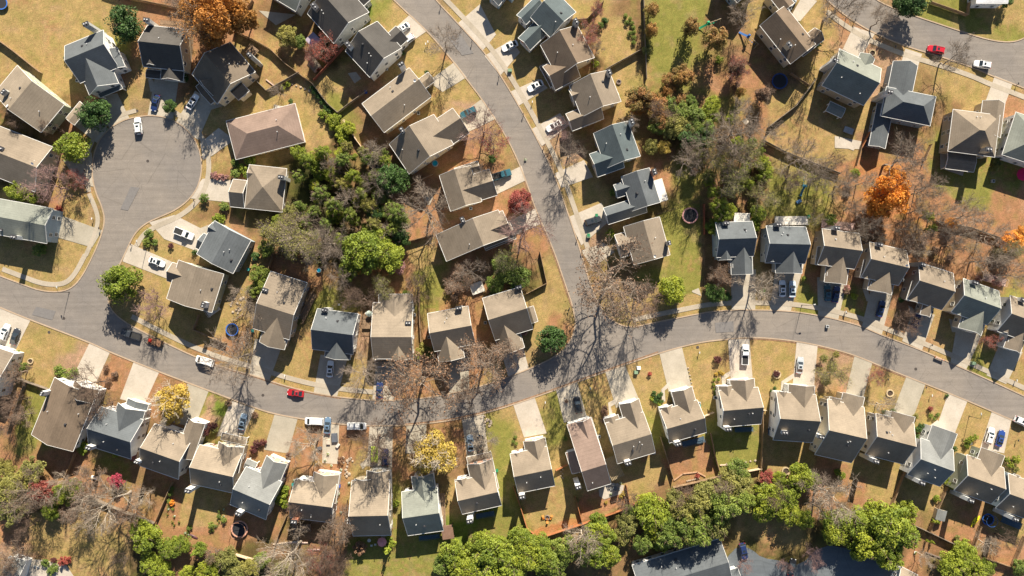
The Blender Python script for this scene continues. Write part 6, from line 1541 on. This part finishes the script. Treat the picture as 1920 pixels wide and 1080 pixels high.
firepit(1026,970,.7,(.2,.16,.14),'round stone fire pit'); firepit(1160,154,.7,(.26,.18,.15),'round brick fire pit'); firepit(58,677,.85,(.42,.33,.2),'round stone planter ring','planter_ring'); firepit(38,689,1.2,(.4,.32,.22),'low stone-edged planting ring','planter_ring'); firepit(1635,100,1.0,(.36,.28,.22),'round stone tree ring','planter_ring'); firepit(1456,702,1.2,(.36,.26,.22),'round mulched planting ring','planter_ring'); firepit(1668,737,1.1,(.3,.24,.2),'round brick tree ring','planter_ring'); firepit(1473,883,1.2,(.3,.2,.16),'mulched round planting ring','planter_ring')
def binn(px, py, c, nm, lab):
    t = empty('wheelie_bin', at(px, py)); a = MB(); a.frustum((-.27,-.3,.27,.3),(-.33,-.38,.33,.38),.08,1.0); a.build('body', surf('bin_'+nm, c), t); b_ = MB(); b_.box(-.36,-.42,1.0,.36,.42,1.07); b_.build('lid', surf('bin_'+nm, c), t)
    for x_ in (-.3, .24): w_ = MB(); w_.tube((x_,.36,.12),(x_+.06,.36,.12),.12,n=10); w_.build('wheel', M_tyre, t)
    later(t, px, py, lab, 'bin', 'wheelie bins')
for x_, y_, c_, n_ in ((467,505,(.03,.22,.2),'teal'),(479,485,(.03,.22,.2),'teal'),(1514,406,(.02,.18,.08),'green'),(932,881,(.02,.3,.18),'green'),(1210,795,(.02,.2,.1),'green'),(1310,760,(.02,.25,.2),'teal'),(1118,404,(.02,.18,.1),'green'),(551,907,(.02,.3,.25),'teal'),(533,889,(.03,.08,.35),'blue'),(637,910,(.03,.12,.45),'blue'),(649,66,(.02,.08,.5),'blue'),(687,174,(.02,.08,.5),'blue'),(475,620,(.03,.22,.2),'teal'),(1103,441,(.02,.2,.12),'green'),(1817,830,(.1,.1,.1),'grey')): binn(x_, y_, c_, n_, n_+' wheelie bin')
acm = MB(); acm.box(-.4,-.4,.05,.4,.4,.8); ACM = acm.mesh('case', surf('ac_case', (.42,.44,.45))); acf = MB(); acf.tube((0,0,.8),(0,0,.83),.3,n=14); ACF = acf.mesh('fan_grille', M_black)
for x_, y_ in ((725,130),(785,213),(883,391),(1177,408),(777,590),(805,632),(1310,756),(1123,818),(910,605),(147,152),(497,285),(1550,612),(1865,592),(1866,598),(1690,525),(1340,745),(1225,848),(1860,340),(350,498),(550,600),(1745,585),(1106,230)):
    t = empty('air_conditioner', at(x_, y_)); obj('case', ACM, t); obj('fan_grille', ACF, t); later(t, x_, y_, 'grey air conditioning unit', 'air conditioner', 'air conditioning units')
def kayak(px, py, ang, c, nm, lab):
    t = empty('kayak', at(px, py, .02), R(ang)); a = MB(); st = []
    for i in range(11): q = -1.5+.3*i; w = .33*math.sqrt(max(0, 1-(q/1.55)**2)); st.append((q, w+.02, .02, .12, .26, w*.6+.01))
    hull(a, st); a.build('hull', surf('kayak_'+nm, c, rough=.4), t); b_ = MB(); b_.tube((-.1,0,.2),(-.1,0,.275),.2,n=12); b_.build('cockpit', M_black, t); later(t, px, py, lab, 'kayak')
kayak(1825,978,62,(.7,.6,.02),'yellow','yellow kayak on the grass'); kayak(1831,975,55,(.7,.6,.02),'yellow','yellow kayak on the grass')
kayak(362,1005,-25,(.10,.04,.05),'maroon','maroon upturned boat'); 
# pool and spa
def tub(px, py, r, lab):
    t = empty('hot_tub', at(px, py)); a = MB(); a.tube((0,0,0),(0,0,.8),r*S,n=24); a.ring((0,0,.8), r*S-.08, .1, 24); a.build('shell', surf('tub_grey', (.3,.32,.33)), t); b_ = MB(); b_.disc((0,0,.86),r*S*.82,24,.05); b_.build('water', surf('tub_water', (.01,.25,.38), rough=.1), t); later(t, px, py, lab, 'hot tub')
tub(816,307,6,'turquoise round paddling pool'); tub(599,507,4.5,'small turquoise water barrel')
# stepping stones, rubble, raised beds, pots
st = surf('garden_stone', (.36,.29,.22), var=.3)
rr = random.Random(9)
def stones(lst, nm, lab, s=(.25,.6)):
    for x_, y_ in lst:
        a = MB(); r0 = rr.uniform(*s); n = 7; vs = []
        for z, k in ((0,1),(.16,.95),(.26,.55)):
            for j in range(n): q = 2*math.pi*j/n; e_ = rr.uniform(.8,1.15); vs.append((r0*k*e_*math.cos(q), r0*k*e_*math.sin(q), z))
        a.add(vs, [(k*n+j,k*n+(j+1) % n,(k+1)*n+(j+1) % n,(k+1)*n+j) for k in range(2) for j in range(n)]+[tuple(2*n+j for j in range(n))]); o = a.build(nm, st); o.location = at(x_, y_, .02); o.rotation_euler = (0,0,rr.random()*3); later(o, x_, y_, lab, 'stone', 'garden stones')
stones([(445+rr.uniform(-12,14), 570+rr.uniform(-14,20)) for _ in range(14)], 'boulder', 'pale boulder in the rock garden')
stones([(905+rr.uniform(-8,16), 785+rr.uniform(-6,14)) for _ in range(10)], 'boulder', 'brown border stone')
stones([(1052+3.5*(k % 2), 876+k*4) for k in range(6)], 'stepping_stone', 'pale stepping stone', (.22,.28))
stones([(650+rr.uniform(-8,12), 870+rr.uniform(-14,26)) for _ in range(14)], 'rubble_stone', 'pinkish path rubble')
stones([(1300+k*3.2+1285*0-12, 902-k*0.7) for k in range(8)], 'border_stone', 'stone edging the planted bed', (.2,.3))
stones([(1353+k*9, 872-k*1.2) for k in range(8)], 'border_stone', 'cream stone edging the bed', (.25,.4))
stones([(1290+k*1.6, 690+k*7) for k in range(7)], 'border_stone', 'reddish stone edging the drive', (.2,.3))
stones([(1195+k*2.4, 752+k*7) for k in range(8)], 'border_stone', 'reddish stone edging the lawn', (.2,.3))
stones([(1120+rr.uniform(-120,0)*0-0, 0) for _ in range(0)], 'x', 'x')
stones([(555+k*0.8+rr.uniform(-4,4), 165+k*1.0) for k in range(0)], 'x', 'x')
stones([(548+k*8, 158+k*3) for k in range(6)], 'border_stone', 'pink stone edging the lawn bed', (.25,.4))
# clutter of pots and crates in the busy gardens
def pot(px, py, c, nm, r=.28):
    t = empty('plant_pot', at(px, py, .02)); a = MB(); a.tube((0,0,0),(0,0,.4),r*.7,r,12); a.build('pot', surf('pot_'+nm, c), t)
    b_ = MB(); q = np.random.default_rng(int(px*7+py)); P = q.normal(size=(60,3))*[.2,.2,.15]+[0,0,.6]; V, F, ti = leaves(P, .09, q); obj('plant', np_mesh('plant', V, F, LM['mid'], ti), t); later(t, px, py, nm+' plant pot', 'plant pot', 'potted plants')
for i in range(26):
    x_, y_ = rr.choice(((320,955),(328,975),(405,985),(345,1000),(395,1000),(412,960)));
    pot(x_+rr.uniform(-9,9), y_+rr.uniform(-9,9), *(((.40,.14,.07),'terracotta') if i % 3 else ((.6,.6,.58),'white')))
for x_, y_ in ((616,850),(610,862),(622,872),(640,880),(655,905),(548,925),(545,940),(632,940),(640,960),(636,925),(552,900),(985,300),(1163,905),(1145,925),(1715,1035)): pot(x_, y_, (.6,.6,.58), 'white', .35)
def crate(px, py, w, d, h, ang, c, nm, lab, name='storage_box'):
    t = empty(name, at(px, py, .02), R(ang)); a = MB(); a.frustum((-w/2,-d/2,w/2,d/2),(-w/2-.03,-d/2-.03,w/2+.03,d/2+.03),0,h); a.build('body', surf('crate_'+nm, c), t); b_ = MB(); b_.frustum((-w/2-.05,-d/2-.05,w/2+.05,d/2+.05),(-w/2,-d/2,w/2,d/2),h,h+.08); b_.build('lid', surf('crate_'+nm, c), t); later(t, px, py, lab, 'storage box')
for a_ in ((600,840,1.2,.8,.6,10,(.1,.1,.11),'black','black storage box'),(628,820,1.6,2.4,.7,4,(.09,.1,.12),'slatebox','dark garden trailer box'),(616,828,1.0,1.4,.5,0,(.5,.42,.34),'sand','sandy storage box'),(634,835,1.1,.7,.6,50,(.55,.5,.45),'pale','pale storage box'),(178,895,1.6,.7,.5,-20,(.75,.74,.7),'white','white garden bench box'),(660,1035,0,0,0,0,(0,0,0),'x','x'),(1452,377,.9,.6,.5,0,(.65,.5,.3),'tan','tan toy box'),(1497,378,1.4,.8,.5,30,(.05,.12,.25),'navy','navy toy box'),(1590,245,2.6,1.6,.5,-20,(.3,.32,.33),'greybox','grey storage box'),(560,1017,5.2,.25,.3,0,(.55,.4,.34),'sill','long pale timber beam'),(590,1030,3.4,.25,.3,0,(.6,.45,.4),'sill2','long pink timber beam'),(1753,975,.0,.0,0,0,(0,0,0),'x','x')):
    if a_[2]: crate(*a_)
# salmon leaf blower / pumpkin people spots left out; orange flags by the bare tree
# low retaining walls and raised beds
def bed(P, c, nm, lab, h=.35):
    w = [wpt(x_, y_, 0) for x_, y_ in P]; o0 = w[0]; t = MB()
    for a, b_ in zip(w[:-1], w[1:]):
        d = b_-a; t.box(-.1,-.15,0,d.length+.1,.15,h,Matrix.Translation(a-o0)@Matrix.Rotation(math.atan2(d.y,d.x),4,'Z'))
    o = t.build('garden_wall', surf('wall_'+nm, c, var=.25)); o.location = (o0.x, o0.y, 0); later(o, P[len(P)//2][0], P[len(P)//2][1], lab, 'garden wall')
bed([(1350,872),(1388,869),(1389,882)],(.55,.42,.32),'cream','cream stone bed edging'); bed([(1264,900),(1280,888),(1307,885),(1322,893)],(.42,.26,.16),'brown','brown curved bed edging')
bed([(500,150),(520,165)],(.5,.36,.3),'pinkstone','pink stone edging'); bed([(645,225),(668,262)],(.5,.38,.25),'sandstone','sandstone garden edging'); bed([(513,1020),(560,1014)],(.5,.4,.3),'beam','pale timber bed edging')
bed([(1735,1035),(1770,1048)],(.2,.15,.12),'dk','dark timber bed edging')
resolve_labels()
# ================================================================ light, sky, camera
EL = 35.0; sd = Vector((.23, .97)).normalized()      # towards the sun on the plan
az = math.atan2(sd.x, sd.y)
w = bpy.data.worlds.new('World'); scene.world = w; w.use_nodes = True; nt = w.node_tree
bg = nt.nodes['Background']; sky = nt.nodes.new('ShaderNodeTexSky'); sky.sky_type = 'NISHITA'; sky.sun_disc = False
sky.sun_elevation = R(EL); sky.sun_rotation = az; sky.air_density = 1.0; sky.dust_density = .6; sky.ozone_density = 1.5
nt.links.new(sky.outputs[0], bg.inputs[0]); bg.inputs[1].default_value = .05
l = bpy.data.lights.new('sun', 'SUN'); l.energy = 5.0; l.angle = R(.5); l.color = (1, .905, .75)
lo = bpy.data.objects.new('sun', l); col.objects.link(lo)
d = Vector((-sd.x*math.cos(R(EL)), -sd.y*math.cos(R(EL)), -math.sin(R(EL))))
lo.rotation_euler = d.to_track_quat('-Z', 'Y').to_euler(); lo.location = (0, 0, 150)
cam = bpy.data.cameras.new('camera'); co = bpy.data.objects.new('camera', cam); col.objects.link(co)
co.location = (0, 0, ALT); co.rotation_euler = (0, 0, 0); cam.sensor_width = 36; cam.lens = 36*1520/1920; cam.clip_end = 20000; cam.clip_start = 1
scene.camera = co
vs = scene.view_settings; vs.view_transform = 'Standard'; vs.look = 'None'; vs.gamma = 1; vs.exposure = 1.24
print('objects', len(col.objects))
